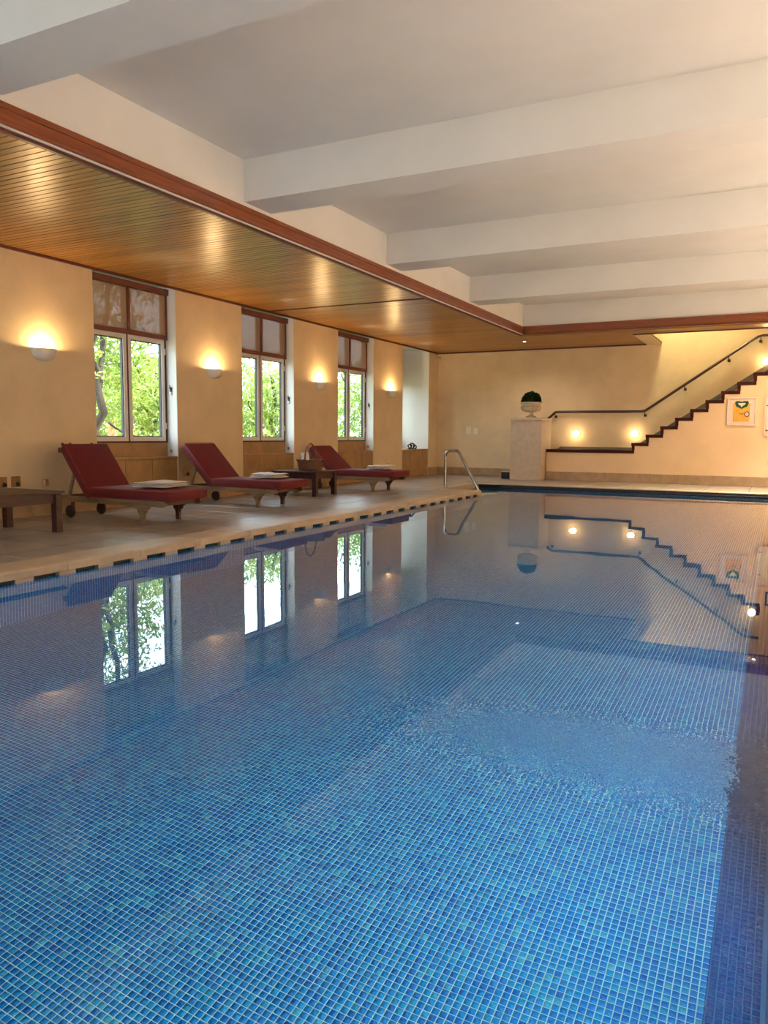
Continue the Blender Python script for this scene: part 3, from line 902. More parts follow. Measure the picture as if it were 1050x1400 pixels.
downlight((1.6, 16.3, ZS - 0.004), 'round downlight in the soffit strip past the stairs', 110.0, ang=150, col=(1.0, 0.74, 0.48))
# added unseen fill lamps in the right pool side, brightening the pool floor
for yy, pw, lb in zip((0.4, 2.6, 4.8, 7.4, 10.4), (80.0, 84.0, 42.0, 10.0, 3.0), ('first', 'second', 'third', 'fourth', 'fifth')):
    t = finish(empty('pool_fill_lamp', (XR, yy, -0.50)), 'added unseen underwater fill lamp in the pool side below the viewer, %s along' % lb, 'fill lamp', 'added underwater fill lamps')
    MB().lathe([(0.06, 0.0), (0.085, 0.004), (0.092, 0.0)], 24).xform(Matrix.Rotation(-PI / 2, 4, 'Y')).build('trim_ring', M['steel'], t, smooth=40)
    MB().lathe([(0.0, 0.012), (0.045, 0.009), (0.07, 0.002)], 24).xform(Matrix.Rotation(-PI / 2, 4, 'Y')).build('lens', M['lamp_pool_fill'], t, smooth=60)
    spot_light('pool_fill_beam', (-0.02, 0, 0), pw, (0.70, 0.95, 1.0), 172, 0.3, 0.05, t, (-1.5, 0, -0.35))
# stairwell lamp up in the shaft
t = finish(empty('ceiling_lamp', (-2.15, 17.95, 5.39)), 'round lamp at the top of the stairwell shaft', 'lamp')
MB().lathe([(0.0, -0.07), (0.08, -0.06), (0.12, -0.03), (0.13, 0.0)], 24).build('diffuser', M['lamp_warm'], t, smooth=60)
spot_light('stairwell_light', (0, 0, -0.12), 520.0, (1.0, 0.95, 0.52), 150, 0.8, 0.4, t)

# ================================================================== PEDESTAL, URN, TOPIARY
ped = finish(empty('stone_pedestal', (-5.185, 17.2, 0)), 'tall square limestone pedestal carrying the urn', 'pedestal')
B('body', M['pillar'], ped, -0.36, 0.36, 0.0, 0.84, 0.0, 1.355, 0.004)
B('cap', M['pillar'], ped, -0.368, 0.368, -0.012, 0.85, 1.36, 1.42, 0.006)
urn = finish(empty('stone_urn', (-5.135, 17.42, 1.42)), 'carved stone urn with a fluted bowl on the pedestal', 'urn')
MB().lathe([(0.0, 0.0), (0.125, 0.0), (0.125, 0.022), (0.112, 0.035), (0.08, 0.048), (0.055, 0.065), (0.044, 0.09), (0.05, 0.135)], 32).build('foot', M['urn'], urn, smooth=40)
MB().lathe([(0.045, 0.128), (0.10, 0.136), (0.165, 0.156), (0.208, 0.188), (0.228, 0.225), (0.226, 0.255), (0.205, 0.275)], 64, wob=lambda a: 1.0 + 0.035 * abs(math.sin(a * 6)) - 0.01).build('bowl', M['urn'], urn, smooth=60)
MB().lathe([(0.205, 0.268), (0.215, 0.30), (0.235, 0.335), (0.262, 0.345), (0.264, 0.36), (0.235, 0.362), (0.20, 0.34), (0.0, 0.33)], 48).build('rim', M['urn'], urn, smooth=40)
for k in range(12):
    a = 2 * PI * k / 12
    MB().lathe([(0.0, -0.062), (0.012, -0.05), (0.026, 0.0), (0.03, 0.03), (0.0, 0.052)], 10).build('carved_leaf', M['urn'], urn, smooth=60, loc=(0.214 * math.cos(a), 0.214 * math.sin(a), 0.215), rot=(-0.38 * math.sin(a), 0.38 * math.cos(a), 0))
def leaf_cloud(name, mat, parent, pts, size, aspect=0.5, up_bias=0.2):
    n = len(pts)
    d = RNG.normal(size=(n, 3)); d[:, 2] += up_bias; d /= np.linalg.norm(d, axis=1)[:, None]
    e = RNG.normal(size=(n, 3)); s = np.cross(d, e); s /= np.linalg.norm(s, axis=1)[:, None]
    L = size * RNG.uniform(0.6, 1.3, n)[:, None]
    nn = np.cross(d, s)
    P = np.asarray(pts)
    V = np.stack([P - d * L * 0.5, P + s * L * aspect * 0.5 + nn * L * 0.06, P + d * L * 0.5, P - s * L * aspect * 0.5 + nn * L * 0.06], 1).reshape(-1, 3)
    Fq = np.arange(n * 4).reshape(-1, 4)
    return link(name, raw_mesh(name, V, Fq), mat, parent)
top = finish(empty('topiary_ball', (-5.135, 17.42, 1.765)), 'dark clipped box ball growing in the urn', 'plant')
d = RNG.normal(size=(5200, 3)); d /= np.linalg.norm(d, axis=1)[:, None]; d = d[d[:, 2] > -0.12]
rr = 0.222 * (1 + 0.05 * np.sin(d[:, :1] * 9 + 1) * np.cos(d[:, 1:2] * 8)) * RNG.uniform(0.86, 1.03, (len(d), 1))
leaf_cloud('foliage', M['leaf_dark'], top, d * rr + np.array([0, 0, 0.03]), 0.035, 0.55)
MB().lathe([(0.19 * math.cos(a), 0.19 * math.sin(a) + 0.03) for a in [PI / 2 * k / 8 for k in range(9)]], 20).build('core', M['leaf_dark'], top)

t = finish(empty('loudspeaker', (-5.78, 17.66, 0)), 'small black box speaker on the floor beside the pedestal', 'speaker')
B('cabinet', M['black'], t, -0.10, 0.10, -0.07, 0.09, 0.0, 0.155, 0.008)
B('grille', M['gutter'], t, -0.085, 0.085, -0.076, -0.069, 0.015, 0.14, 0.003)
B('top_panel', M['plastic'], t, -0.098, 0.098, -0.06, 0.088, 0.154, 0.162, 0.003)

# ================================================================== POOL GRAB RAIL
gr = finish(empty('pool_grab_rail', (-5.72, 13.83, 0)), 'polished steel grab rail at the corner pool steps', 'handrail')
gp = [(-0.03, 0, 0.0), (-0.03, 0, 0.60), (-0.025, 0, 0.65), (-0.005, 0, 0.685), (0.03, 0, 0.702), (0.07, 0, 0.708), (0.19, 0, 0.712), (0.225, 0, 0.705), (0.25, 0, 0.68), (0.64, 0, 0.0), (0.70, 0, -0.12), (0.70, 0, -0.5)]
MB().tube(gp, 0.027, 14).build('tube', M['steel'], gr, smooth=60)
MB().lathe([(0.0, 0.012), (0.03, 0.012), (0.05, 0.008), (0.055, 0.0)], 20, c=(-0.03, 0, 0.0)).build('flange', M['steel'], gr, smooth=40)

# ================================================================== SUN LOUNGERS
def cushion(name, parent, L, W, T, mat, M4, bev=0.03):
    """box cushion with soft edges and a piped seam; local x 0..L, y 0..W, z 0..T"""
    bm = bmesh.new()
    nxg, nyg = 14, 10
    mb = MB(); mb.box(0, L, 0, W, 0, T, bev, 4)
    for v in mb.bm.verts:
        u, w_ = v.co.x / L, v.co.y / W
        if v.co.z > T * 0.6: v.co.z += 0.010 * math.sin(PI * min(max(u, 0), 1)) * math.sin(PI * min(max(w_, 0), 1))
    bm.free()
    mb.xform(M4)
    o = mb.build(name, mat, parent, smooth=70)
    pb = MB()
    for zz in (0.012, T - 0.012):
        r_ = bev * 0.75
        path = [(r_, 0.004, zz), (L - r_, 0.004, zz), (L - 0.004, r_, zz), (L - 0.004, W - r_, zz), (L - r_, W - 0.004, zz), (r_, W - 0.004, zz), (0.004, W - r_, zz), (0.004, r_, zz), (r_, 0.004, zz)]
        pb.tube(path, 0.005, 6, cap=False)
    pb.xform(M4)
    pb.build('piping', M['piping'], o, smooth=60)
    return o
def lounger(loc, rz, label, bx, bz, knobs=False, round_top=0.03):
    W = 0.65
    t = finish(empty('sun_lounger', loc, rz), label, 'sun lounger', 'red cushioned sun loungers')
    zr0, zr1 = 0.195, 0.262
    for v in (0.02, W - 0.055):
        # side rail with a rounded foot end
        pr = [(-1.80, zr0), (-0.10, zr0), (-0.068, zr0 + 0.014), (-0.055, (zr0 + zr1) / 2), (-0.066, zr1 - 0.012), (-0.095, zr1), (-1.80, zr1)]
        MB().prism(pr, v, v + 0.035, 'y').build('side_rail', M['teak'], t)
    B('end_rail', M['dark_teak'], t, -0.16, -0.12, 0.055, W - 0.055, zr0 + 0.01, zr1 - 0.004)
    B('end_rail', M['dark_teak'], t, -1.80, -1.76, 0.055, W - 0.055, zr0 + 0.01, zr1 - 0.004)
    for k in range(9):
        x = -1.20 + k * 0.118
        B('seat_slat', M['dark_teak'], t, x, x + 0.07, 0.055, W - 0.055, zr1 - 0.02, zr1 - 0.002)
    # front legs with curved brackets
    br = []
    for k in range(7):
        a = PI / 2 * k / 6
        br.append((0.028 + 0.085 * (1 - math.sin(a)), 0.085 + 0.11 * (1 - math.cos(a)) ))
    for v, mt in ((0.015, M['teak']), (W - 0.065, M['dark_teak'])):
        leg = B('leg', mt, t, -0.435, -0.385, v, v + 0.05, 0.0, zr0 + 0.002, 0.004)
        for s in (-1, 1):
            prof = [(-0.41 + s * 0.02, 0.075), (-0.41 + s * 0.035, 0.085), (-0.41 + s * 0.042, 0.115), (-0.41 + s * 0.062, 0.125), (-0.41 + s * 0.068, 0.155), (-0.41 + s * 0.10, 0.17), (-0.41 + s * 0.11, zr0 + 0.001), (-0.41 + s * 0.02, zr0 + 0.001)]
            MB().prism(prof, v + 0.01, v + 0.038, 'y').build('bracket', mt, leg)
    # rear wheels on an axle, with short hangers
    for v in (0.035, W - 0.15):
        wh = MB().lathe([(0.0, -0.022), (0.03, -0.022), (0.034, -0.016), (0.066, -0.018), (0.074, -0.01), (0.075, 0.0), (0.074, 0.01), (0.066, 0.018), (0.034, 0.016), (0.03, 0.022), (0.0, 0.022)], 28).xform(Matrix.Translation((-1.59, v + 0.03, 0.0755)) @ Matrix.Rotation(PI / 2, 4, 'X')).build('wheel', M['frame_brown'], t, smooth=35)
        MB().tube([(-1.59, v - 0.002, 0.0755), (-1.59, v + 0.062, 0.0755)], 0.012, 10).build('hub', M['black'], wh, smooth=40)
        B('wheel_hanger', M['dark_teak'], t, -1.615, -1.565, v + 0.056, v + 0.08, 0.06, zr1 - 0.01, 0.004)
    # seat cushion
    cushion('seat_cushion', t, 1.235, W, 0.112, M['cushion'], Matrix.Translation((-1.222, 0.0, zr1 + 0.002)))
    # backrest: cushion leaning on a slatted frame
    hx, hz = -1.215, 0.372
    dx, dz = -bx, bz - hz
    Lb = math.hypot(dx, dz); ang = math.atan2(dz, dx)
    # local x runs up the back, local z is the face normal (towards the foot)
    ex = Vector((dx / Lb, 0, dz / Lb)); ey = Vector((0, -1, 0)); ez = ex.cross(ey)
    if ez.x < 0: ez = -ez; ey = -ey
    T = 0.10
    Mx = Matrix(((ex.x, ey.x, ez.x, hx), (ex.y, ey.y, ez.y, 0), (ex.z, ey.z, ez.z, hz), (0, 0, 0, 1)))
    off = -W if ey.y < 0 else 0.0
    cushion('back_cushion', t, Lb + 0.09, W, T, M['cushion'], Mx @ Matrix.Translation((-0.09, off, -T)), round_top)
    fr = MB()
    for v in (off + 0.03, off + W - 0.065):
        fr.box(-0.12, Lb - 0.01, v, v + 0.035, -T - 0.032, -T - 0.002)
    for k in range(7):
        x = -0.06 + k * (Lb - 0.02) / 6.6
        fr.box(x, x + 0.06, off + 0.05, off + W - 0.05, -T - 0.022, -T - 0.006)
    fr.xform(Mx).build('back_frame', M['dark_teak'], t)
    pm = Mx @ Vector((Lb * 0.45, 0, -T - 0.03))
    for v in (0.03, W - 0.06):
        MB().tube([(pm.x, v + 0.015, pm.z), (pm.x - 0.10, v + 0.015, zr1 - 0.02)], 0.021, 6).build('strut', M['dark_teak'] if v > 0.1 else M['teak'], t)
    if knobs:
        for v in (0.03, 0.14, 0.46):
            p_ = Mx @ Vector((Lb + 0.002, 0, -T * 0.75))
            MB().lathe([(0.0, 0.05), (0.012, 0.046), (0.018, 0.035), (0.012, 0.022), (0.008, 0.01), (0.008, -0.03)], 12, c=(p_.x, v, p_.z)).build('tie_knob', M['dark_teak'], t, smooth=50)
        p_ = Mx @ Vector((Lb, 0, -T))
        MB().box(p_.x - 0.03, p_.x + 0.01, 0.0, W, p_.z - 0.05, p_.z + 0.01, 0.006).build('head_rail', M['dark_teak'], t)
    return t
lounger((-5.875, 6.33, 0), -0.007, 'red sun lounger nearest the viewer, below the first window', 0.372, 0.878, True, 0.02)
lounger((-5.954, 8.564, 0), -0.028, 'red sun lounger in the middle, right of the nearest one', 0.498, 0.877, False, 0.045)
lounger((-6.0, 12.02, 0), -0.041, 'farthest red sun lounger, behind the basket table', 0.49, 0.804, False, 0.03)

# towels
def towel(loc, rz, label, L=0.5, W=0.26, seed=0):
    rs = random.Random(seed)
    t = finish(empty('folded_towel', loc, rz), label, 'towel', 'folded white towels on the loungers')
    ph = [rs.uniform(0, 6) for _ in range(6)]
    for k in range(3):
        # each fold: a soft slab that curls over at its ends
        nxg, nyg = 16, 8
        z0 = k * 0.022
        Lk, Wk = L - 0.02 * k, W - 0.012 * k
        Vt, Ft = [], []
        for s in (0, 1):
            for i in range(nxg + 1):
                for j in range(nyg + 1):
                    u, v = i / nxg, j / nyg
                    e = min(u, 1 - u, (v if v < .5 else 1 - v) * 0.8) * 10
                    rd = min(1.0, e) ** 0.5
                    wav = 0.005 * math.sin(u * 7 + ph[k]) + 0.004 * math.sin(v * 9 + ph[k + 3])
                    zz = z0 + 0.009 + (0.012 * rd if s else -0.009 * rd) + (wav * rd * (0.4 + 0.5 * k) if s or k else 0)
                    Vt.append(((u - 0.5) * Lk + 0.012 * math.sin(v * 6 + ph[k]), (v - 0.5) * Wk + 0.008 * math.sin(u * 5 + ph[k + 1]), zz))
        n1 = (nxg + 1) * (nyg + 1)
        for s in (0, 1):
            for i in range(nxg):
                for j in range(nyg):
                    a = s * n1 + i * (nyg + 1) + j
                    f = (a, a + nyg + 1, a + nyg + 2, a + 1)
                    Ft.append(f if s else f[::-1])
        me = bpy.data.meshes.new('fold'); me.from_pydata(Vt, [], Ft); me.update()
        me.polygons.foreach_set('use_smooth', [True] * len(me.polygons))
        link('fold', me, M['towel'], t)
    return t
towel((-6.33, 6.73, 0.392), 0.10, 'white folded towel on the nearest red lounger', 0.46, 0.52, 1)
towel((-6.42, 8.98, 0.392), 0.02, 'white folded towel on the middle red lounger', 0.44, 0.40, 2)
towel((-6.42, 12.40, 0.392), -0.02, 'white folded towel on the farthest red lounger', 0.42, 0.40, 3)

# ================================================================== LOW TABLES
def low_table(x0, x1, y0, y1, zt, label):
    t = finish(empty('low_table', ((x0 + x1) / 2, (y0 + y1) / 2, 0)), label, 'table', 'dark low tables between the loungers')
    a, b = (x1 - x0) / 2, (y1 - y0) / 2
    n = max(5, round((2 * a) / 0.11))
    w = 2 * a / n
    for i in range(n):
        B('plank', M['table'], t, -a + i * w + 0.002, -a + (i + 1) * w - 0.002, -b, b, zt - 0.022, zt, 0.003)
    B('top_frame', M['table'], t, -a + 0.03, a - 0.03, -b + 0.03, b - 0.03, zt - 0.032, zt - 0.022)
    for (p0, p1, q0, q1) in ((-a + 0.05, a - 0.05, -b + 0.045, -b + 0.07), (-a + 0.05, a - 0.05, b - 0.07, b - 0.045), (-a + 0.045, -a + 0.07, -b + 0.05, b - 0.05), (a - 0.07, a - 0.045, -b + 0.05, b - 0.05)):
        B('apron', M['table'], t, p0, p1, q0, q1, zt - 0.12, zt - 0.03)
    for sx in (-1, 1):
        for sy in (-1, 1):
            cx_, cy_ = sx * (a - 0.06), sy * (b - 0.06)
            B('leg', M['table'], t, cx_ - 0.038, cx_ + 0.038, cy_ - 0.038, cy_ + 0.038, 0.0, zt - 0.03, 0.004)
    return t
low_table(-7.30, -6.43, 4.25, 5.46, 0.415, 'dark mahogany low table at the left edge of the deck')
low_table(-7.50, -6.62, 10.53, 11.24, 0.405, 'dark mahogany low table carrying the wicker basket')

# basket with rolled towels
bk = finish(empty('wicker_basket', (-6.98, 10.92, 0.406)), 'brown wicker basket with a tall hoop handle', 'basket')
def oval(a_, b_, z_, n_=28, ph_=0.0):
    return [(a_ * math.cos(2 * PI * i / n_ + ph_), b_ * math.sin(2 * PI * i / n_ + ph_), z_) for i in range(n_ + 1)]
for k in range(9):
    f = k / 8
    MB().tube(oval(0.20 + 0.035 * f, 0.14 + 0.03 * f, 0.012 + 0.018 * k), 0.0105, 6, cap=False).build('weave', M['wicker'], bk, smooth=60)
mb = MB()
for i in range(22):
    a_ = 2 * PI * i / 22
    mb.tube([(0.20 * math.cos(a_), 0.14 * math.sin(a_), 0.004), (0.236 * math.cos(a_), 0.171 * math.sin(a_), 0.165)], 0.007, 5)
mb.build('stakes', M['wicker'], bk)
MB().prism([(0.195 * math.cos(2 * PI * i / 28), 0.135 * math.sin(2 * PI * i / 28)) for i in range(28)], 0.002, 0.014, 'z').build('base', M['wicker'], bk)
rp = oval(0.242, 0.176, 0.172, 60)
rp = [(x * (1 + 0.02 * math.cos(i * 1.3)), y * (1 + 0.02 * math.cos(i * 1.3)), z + 0.006 * math.sin(i * 1.3)) for i, (x, y, z) in enumerate(rp)]
rp[-1] = rp[0]
MB().tube(rp, 0.014, 7, cap=False).build('rim', M['wicker'], bk, smooth=60)
MB().tube([(0.0, 0.172 * math.cos(a_), 0.16 + 0.29 * math.sin(a_)) for a_ in [PI * i / 18 for i in range(19)]], 0.013, 8).build('handle', M['wicker'], bk, smooth=60)
def rolled(loc, rot, label, R=0.06, L=0.26):
    t = finish(empty('rolled_towel', loc), label, 'towel', 'rolled towels in the basket')
    n_ = 46
    Vt, Ft = [], []
    mb = MB()
    sp = []
    for i in range(n_):
        a_ = i / (n_ - 1) * 2 * PI * 3.2
        r_ = R * (0.2 + 0.8 * i / (n_ - 1))
        sp.append((r_ * math.cos(a_), r_ * math.sin(a_)))
    sp2 = [((R * (0.2 + 0.8 * i / (n_ - 1)) - R * 0.2) * math.cos(i / (n_ - 1) * 2 * PI * 3.2), (R * (0.2 + 0.8 * i / (n_ - 1)) - R * 0.2) * math.sin(i / (n_ - 1) * 2 * PI * 3.2)) for i in range(n_)]
    A = [[mb.bm.verts.new((x, y, zz)) for x, y in sp] for zz in (-L / 2, L / 2)]
    Bv = [[mb.bm.verts.new((x, y, zz)) for x, y in sp2] for zz in (-L / 2, L / 2)]
    for i in range(n_ - 1):
        mb.bm.faces.new((A[0][i], A[0][i + 1], A[1][i + 1], A[1][i]))
        mb.bm.faces.new((A[1][i], A[1][i + 1], Bv[1][i + 1], Bv[1][i]))
        mb.bm.faces.new((A[0][i + 1], A[0][i], Bv[0][i], Bv[0][i + 1]))
    o = mb.build('roll', M['towel'], t, smooth=60)
    o.rotation_euler = rot
    return t
rolled((-7.08, 10.92, 0.575), (0.06, -0.12, 0), 'white rolled towel standing up at the left of the basket', 0.075, 0.27)
rolled((-6.93, 10.92, 0.49), (PI / 2, 0, 0.0), 'white rolled towel lying low in the basket', 0.05, 0.16)
rolled((-6.83, 10.92, 0.485), (PI / 2, 0, 0.0), 'white rolled towel lying at the right of the basket', 0.04, 0.13)

# ================================================================== SMALL FITTINGS
t = finish(empty('rope_knot', (-8.02, 17.15, 0.668)), 'dark looped knot ornament on the last niche ledge', 'ornament')
for k, (oy, rr_, tz) in enumerate(((-0.09, 0.055, 0.058), (0.0, 0.07, 0.075), (0.09, 0.055, 0.058))):
    MB().tube([(0.02 * math.sin(2 * a_ + k), oy * 1.4 + rr_ * 1.5 * math.cos(a_), tz + rr_ * math.sin(a_)) for a_ in [2 * PI * i / 24 for i in range(25)]], 0.016, 8, cap=False).build('loop', M['black'], t, smooth=60)
B('ornament_base', M['black'], t, -0.03, 0.03, -0.2, 0.2, 0.0, 0.02, 0.006)

def plate(loc, rz, w, h, mat, label, kind='socket', knob=True, grp=None):
    t = finish(empty('wall_' + kind, loc, rz), label, kind, grp)
    B('plate', mat, t, 0.0, 0.008, -w / 2, w / 2, -h / 2, h / 2, 0.003)
    return t
for yy, lb in ((5.845, 'bronze socket plate at the left edge above the low table'), (6.02, 'bronze socket plate right of its twin above the low table'), (8.93, 'bronze socket plate behind the middle lounger backrest')):
    t = plate((XW, yy, 0.43), 0, 0.125, 0.125, M['brass_plate'], lb, 'socket', grp='bronze sockets')
    MB().lathe([(0.0, 0.03), (0.012, 0.028), (0.022, 0.016), (0.026, 0.0)], 16).xform(Matrix.Translation((0.008, 0.02, -0.03)) @ Matrix.Rotation(PI / 2, 4, 'Y')).build('plug_cover', M['black'], t, smooth=50)
t = plate((XW, 6.43, 0.40), 0, 0.085, 0.085, M['brass_plate'], 'small switch plate behind the nearest lounger', 'switch')
B('rocker', M['plastic'], t, 0.008, 0.013, -0.038, -0.008, -0.035, 0.035, 0.002)
t = plate((XW, 15.62, 0.36), 0, 0.085, 0.085, M['plastic'], 'pale socket on the pier beyond the farthest lounger', 'socket')
B('socket_face', M['brass_plate'], t, 0.008, 0.011, -0.025, 0.025, -0.025, 0.025, 0.002)
t = plate((-7.05, YF, 1.14), -PI / 2, 0.13, 0.20, M['plastic'], 'taller white switch plate on the end wall', 'switch', grp='switches on the end wall')
for zz in (-0.05, 0.05): B('rocker', M['plastic'], t, 0.008, 0.014, -0.05, 0.05, zz - 0.04, zz + 0.04, 0.003)
t = plate((-6.86, YF, 1.12), -PI / 2, 0.11, 0.16, M['plastic'], 'shorter white switch plate nearer the pedestal', 'switch', grp='switches on the end wall')
B('rocker', M['plastic'], t, 0.008, 0.014, -0.045, 0.045, -0.06, 0.06, 0.003)
t = finish(empty('corner_sensor', (XW + 0.06, YF - 0.05, 2.93)), 'small motion sensor high in the far left corner', 'sensor')
B('housing', M['plaster'], t, -0.03, 0.02, -0.02, 0.02, -0.05, 0.046, 0.006)
B('sensor_hood', M['frame_brown'], t, -0.04, 0.03, -0.03, 0.026, 0.047, 0.06, 0.003)
# window stays on the right hand reveals
for i, (a, b) in enumerate(NICHES[:3]):
    t = finish(empty('window_stay', (-8.02, b - 0.004, 1.63)), ['black window stay on the reveal of the nearest window', 'black window stay on the reveal of the second window', 'black window stay on the reveal of the third window'][i], 'latch', 'window stays')
    B('back_plate', M['black'], t, -0.018, 0.018, -0.012, 0.0, -0.02, 0.05, 0.003)
    MB().tube([(0.0, -0.01, 0.02), (0.0, -0.03, 0.03), (0.01, -0.035, 0.075)], 0.008, 8).build('hook', M['black'], t, smooth=50)
    B('rubber_stop', M['white_paint'], t, -0.016, 0.016, -0.03, -0.0, -0.06, -0.02, 0.004)
    t2 = finish(empty('wall_eyelet', (-8.03, b - 0.004, 0.75)), ['small dark eyelet low on the reveal of the nearest window', 'small dark eyelet low on the reveal of the second window', 'small dark eyelet low on the reveal of the third window'][i], 'eyelet', 'reveal eyelets')
    MB().tube([(0.014 * math.cos(a_), -0.012, 0.02 * math.sin(a_)) for a_ in [2 * PI * k / 16 for k in range(17)]], 0.005, 6, cap=False).tube([(0, 0, -0.02), (0, -0.012, -0.02)], 0.005, 6).build('ring', M['black'], t2, smooth=50)

# framed shirts on the stair wall
M['acrylic'] = simple('clear_frame', (0.80, 0.66, 0.55), 0.15, 0.02, 6.0)
M['mount'] = simple('pale_mount', (0.80, 0.64, 0.52), 0.7, 0.03, 6.0)
M['shirt_yellow'] = simple('yellow_jersey', (0.80, 0.42, 0.07), 0.85, 0.08, 14.0, bump=0.3, bscale=200)
M['collar_green'] = simple('green_collar', (0.012, 0.07, 0.025), 0.8, 0.15, 16.0)
M['crest_red'] = simple('crest_ring', (0.20, 0.03, 0.02), 0.7, 0.1, 16.0)
M['cream'] = simple('cream_cloth', (0.84, 0.76, 0.60), 0.8, 0.04, 16.0)
fs = finish(empty('framed_shirt', (-0.745, YS, 1.54)), 'framed yellow shirt with a green collar below the stairs', 'picture')
mb = MB()
w, h, th = 0.275, 0.285, 0.03
mb.box(-w, -w + 0.022, -0.04, 0, -h, h, 0.004).box(w - 0.022, w, -0.04, 0, -h, h, 0.004).box(-w + 0.02, w - 0.02, -0.04, 0, -h, -h + 0.022, 0.004).box(-w + 0.02, w - 0.02, -0.04, 0, h - 0.022, h, 0.004)
mb.build('frame', M['acrylic'], fs)
B('mount', M['mount'], fs, -w + 0.02, w - 0.02, -0.016, -0.002, -h + 0.02, h - 0.02)
sh = MB().prism([(-0.15, -0.20), (-0.012, -0.20), (0.0, -0.13), (0.012, -0.20), (0.15, -0.20), (0.152, 0.10), (0.168, 0.15), (0.10, 0.20), (-0.10, 0.20), (-0.165, 0.15), (-0.152, 0.10)], -0.026, -0.014, 'y').build('shirt', M['shirt_yellow'], fs)
MB().prism([(-0.13, 0.175), (-0.115, 0.215), (-0.05, 0.215), (0.0, 0.20), (0.05, 0.215), (0.115, 0.215), (0.13, 0.175), (0.10, 0.10), (0.055, 0.085), (0.0, 0.055), (-0.055, 0.085), (-0.10, 0.10)], -0.032, -0.025, 'y').build('collar', M['collar_green'], sh)
MB().prism([(-0.075, 0.175), (0.075, 0.175), (0.045, 0.13), (0.018, 0.125), (0.012, 0.095), (-0.012, 0.095), (-0.018, 0.125), (-0.045, 0.13)], -0.036, -0.031, 'y').build('neck_lining', M['cream'], sh)
MB().tube([(0.103 + 0.042 * math.cos(a_), -0.029, -0.05 + 0.048 * math.sin(a_)) for a_ in [2 * PI * i / 24 for i in range(25)]], 0.010, 6, cap=False).build('crest_ring', M['crest_red'], sh, smooth=50)
MB().prism([(0.103 + 0.036 * math.cos(2 * PI * i / 20), -0.05 + 0.042 * math.sin(2 * PI * i / 20)) for i in range(20)], -0.030, -0.025, 'y').build('crest', M['cream'], sh)
B('crest_bar', M['crest_red'], sh, 0.085, 0.121, -0.032, -0.029, -0.052, -0.044)
mb = MB()
mb.box(-0.045, -0.02, -0.029, -0.025, -0.055, -0.025, 0.004).box(-0.012, 0.012, -0.029, -0.025, -0.06, -0.035, 0.004).box(0.014, 0.042, -0.029, -0.025, -0.058, -0.028, 0.004)
mb.build('chest_motif', simple('motif_ochre', (0.42, 0.17, 0.03), 0.8, 0.1, 20.0), sh)
f2 = finish(empty('framed_picture', (-0.02, YS, 1.46)), 'pale framed picture at the right edge below the stairs', 'picture')
mb = MB()
w, h = 0.295, 0.415
mb.box(-w, -w + 0.02, -0.045, 0, -h, h, 0.004).box(w - 0.02, w, -0.045, 0, -h, h, 0.004).box(-w + 0.018, w - 0.018, -0.045, 0, -h, -h + 0.02, 0.004).box(-w + 0.018, w - 0.018, -0.045, 0, h - 0.02, h, 0.004)
mb.build('frame', M['acrylic'], f2)
B('mount', M['mount'], f2, -w + 0.018, w - 0.018, -0.014, -0.002, -h + 0.018, h - 0.018)
MB().prism([(-0.25, -0.30), (0.25, -0.30), (0.25, 0.20), (0.12, 0.27), (-0.12, 0.27), (-0.25, 0.20)], -0.024, -0.012, 'y').build('shirt', M['cream'], f2)
for zz in (-0.31, 0.19): B('shirt_trim', M['crest_red'], f2, -0.27, -0.20, -0.03, -0.02, zz, zz + 0.02, 0.004)
f3 = finish(empty('black_picture', (0.06, YS, 2.13)), 'small black framed picture above the pale one', 'picture')
mb = MB(); w, h = 0.17, 0.165
mb.box(-w, -w + 0.03, -0.03, 0, -h, h, 0.003).box(w - 0.03, w, -0.03, 0, -h, h, 0.003).box(-w, w, -0.03, 0, -h, -h + 0.03, 0.003).box(-w, w, -0.03, 0, h - 0.03, h, 0.003)
mb.build('frame', M['black'], f3)
B('picture_sheet', M['mount'], f3, -w + 0.02, w - 0.02, -0.012, -0.002, -h + 0.02, h - 0.02)

# ================================================================== GARDEN OUTSIDE
struct(MB().box(-60, -8.5, -20, 70, -0.6, -0.4).build('floor_garden', M['soil']), 'garden ground outside the windows', 'ground')
def tree(name, loc, label, cat, trunk, crowns, nleaf, leaf, lsize, aspect, grp=None):
    t = finish(empty(name, loc), label, cat, grp)
    for pts, r in trunk:
        MB().tube(pts, r, 8).build('trunk' if pts[0][2] <= -0.2 else 'branch', M['bark'], t, smooth=60)
    P = []
    tot = sum(c[3] * c[4] * c[5] for c in crowns)
    for (x, y, z, a_, b_, c_) in crowns:
        n = int(nleaf * a_ * b_ * c_ / tot)
        d = RNG.normal(size=(n, 3)); d /= np.linalg.norm(d, axis=1)[:, None]
        r_ = RNG.uniform(0, 1, (n, 1)) ** 0.45
        # clump the leaves into sprays
        P.append(np.array([x, y, z]) + d * r_ * np.array([a_, b_, c_]) + 0.12 * np.sin(d * 17.0 + z))
    leaf_cloud('foliage', leaf, t, np.concatenate(P), lsize, aspect, -0.5)
    return t
def bent(x0, y0, z0, x1, y1, z1, n=7, w=0.12, seed=0):
    rs = random.Random(seed)
    return [(x0 + (x1 - x0) * i / n + rs.uniform(-w, w) * (0 < i < n), y0 + (y1 - y0) * i / n + rs.uniform(-w, w) * (0 < i < n), z0 + (z1 - z0) * i / n) for i in range(n + 1)]
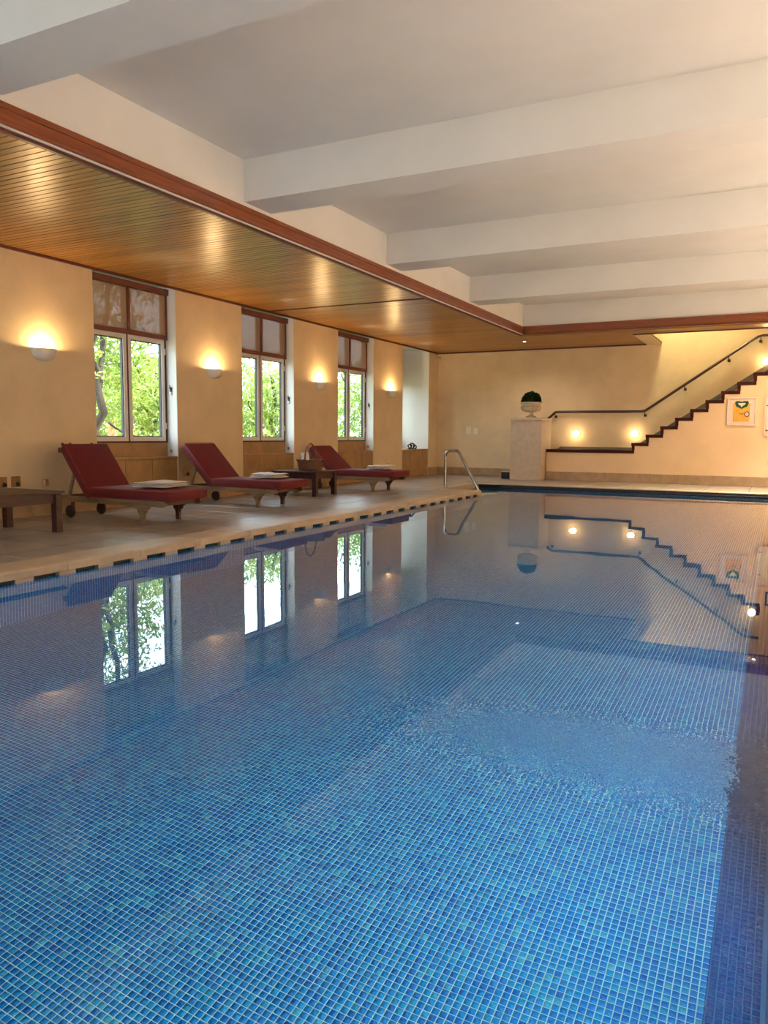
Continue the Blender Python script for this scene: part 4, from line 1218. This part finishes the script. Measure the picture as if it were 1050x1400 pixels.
tree('garden_tree', (-11.2, 10.42, 0), 'forked tree with a pale trunk outside the nearest window', 'tree',
     [(bent(0, 0, -0.4, 0.05, -0.1, 2.1, seed=1), [0.11, 0.10, 0.09, 0.085, 0.08, 0.08, 0.075, 0.07]), (bent(0.05, -0.1, 2.1, 0.1, -0.75, 4.6, seed=2), 0.055), (bent(0.05, -0.1, 2.1, -0.2, 0.75, 4.8, seed=3), 0.05), (bent(0.03, 0.1, 1.2, 0.3, 1.2, 0.6, seed=4, w=0.06), 0.022)],
     [(0, 0.3, 4.4, 1.3, 1.8, 1.0), (-0.5, 0.6, 2.4, 0.9, 1.3, 1.2)], 7500, M['leaf_light'], 0.16, 0.28)
specs = [(-13.0, 13.5, 'leaf_light', 'yellow green shrub filling the right pane of the nearest window', 1.3, 2.4),
         (-15.2, 12.0, 'leaf_mid', 'loose green shrub behind the forked tree', 1.2, 1.9),
         (-15.2, 16.3, 'leaf_mid', 'mid green shrub in the distance past the nearest window', 1.7, 2.8),
         (-12.4, 17.6, 'leaf_light', 'bright shrub outside the second window', 1.4, 2.6),
         (-15.9, 20.6, 'leaf_mid', 'tall green shrub behind the bright one at the second window', 1.8, 3.2),
         (-11.9, 22.8, 'leaf_mid', 'dark speckled shrub outside the third window', 1.6, 3.0),
         (-15.8, 26.2, 'leaf_light', 'pale shrub farthest along the garden', 2.0, 3.4),
         (-11.0, 27.0, 'leaf_mid', 'green shrub opposite the last niche', 1.5, 2.8),
         (-19.2, 17.6, 'leaf_light', 'pale tree at the back of the garden behind the second window', 2.2, 3.4),
         (-19.4, 31.0, 'leaf_mid', 'green tree at the back of the garden behind the third window', 2.6, 3.8)]
for k, (x, y, lf, lb, r_, h_) in enumerate(specs):
    tr = [(bent(0, 0, -0.4, 0.2 * math.sin(k), 0.2 * math.cos(k), h_, seed=k), 0.05)]
    for q_ in range(4):
        a_ = q_ * 1.7 + k
        tr.append((bent(0, 0, 0.4 + 0.3 * q_, r_ * 0.8 * math.cos(a_), r_ * 0.8 * math.sin(a_), h_ * 0.6 + 0.4 * q_, seed=k * 9 + q_), 0.022))
    tree('garden_shrub', (x, y, 0), lb, 'shrub', tr, [(0, 0, h_ * 0.35, r_, r_, h_ * 0.5), (0.2, 0.4, h_ * 0.85, r_ * 0.85, r_ * 0.9, h_ * 0.4), (-0.2, -0.6, h_ * 0.7, r_ * 0.6, r_ * 0.7, h_ * 0.4)], 6000, M[lf], 0.17, 0.27, 'garden shrubs')
t = finish(empty('garden_post', (-12.4, 11.75, -0.4)), 'brown timber garden post outside the nearest window', 'post')
B('post', M['timber_post'], t, -0.05, 0.05, -0.06, 0.06, 0, 1.65, 0.006)
B('post_cap', M['timber_post'], t, -0.06, 0.06, -0.07, 0.07, 1.65, 1.69, 0.006)
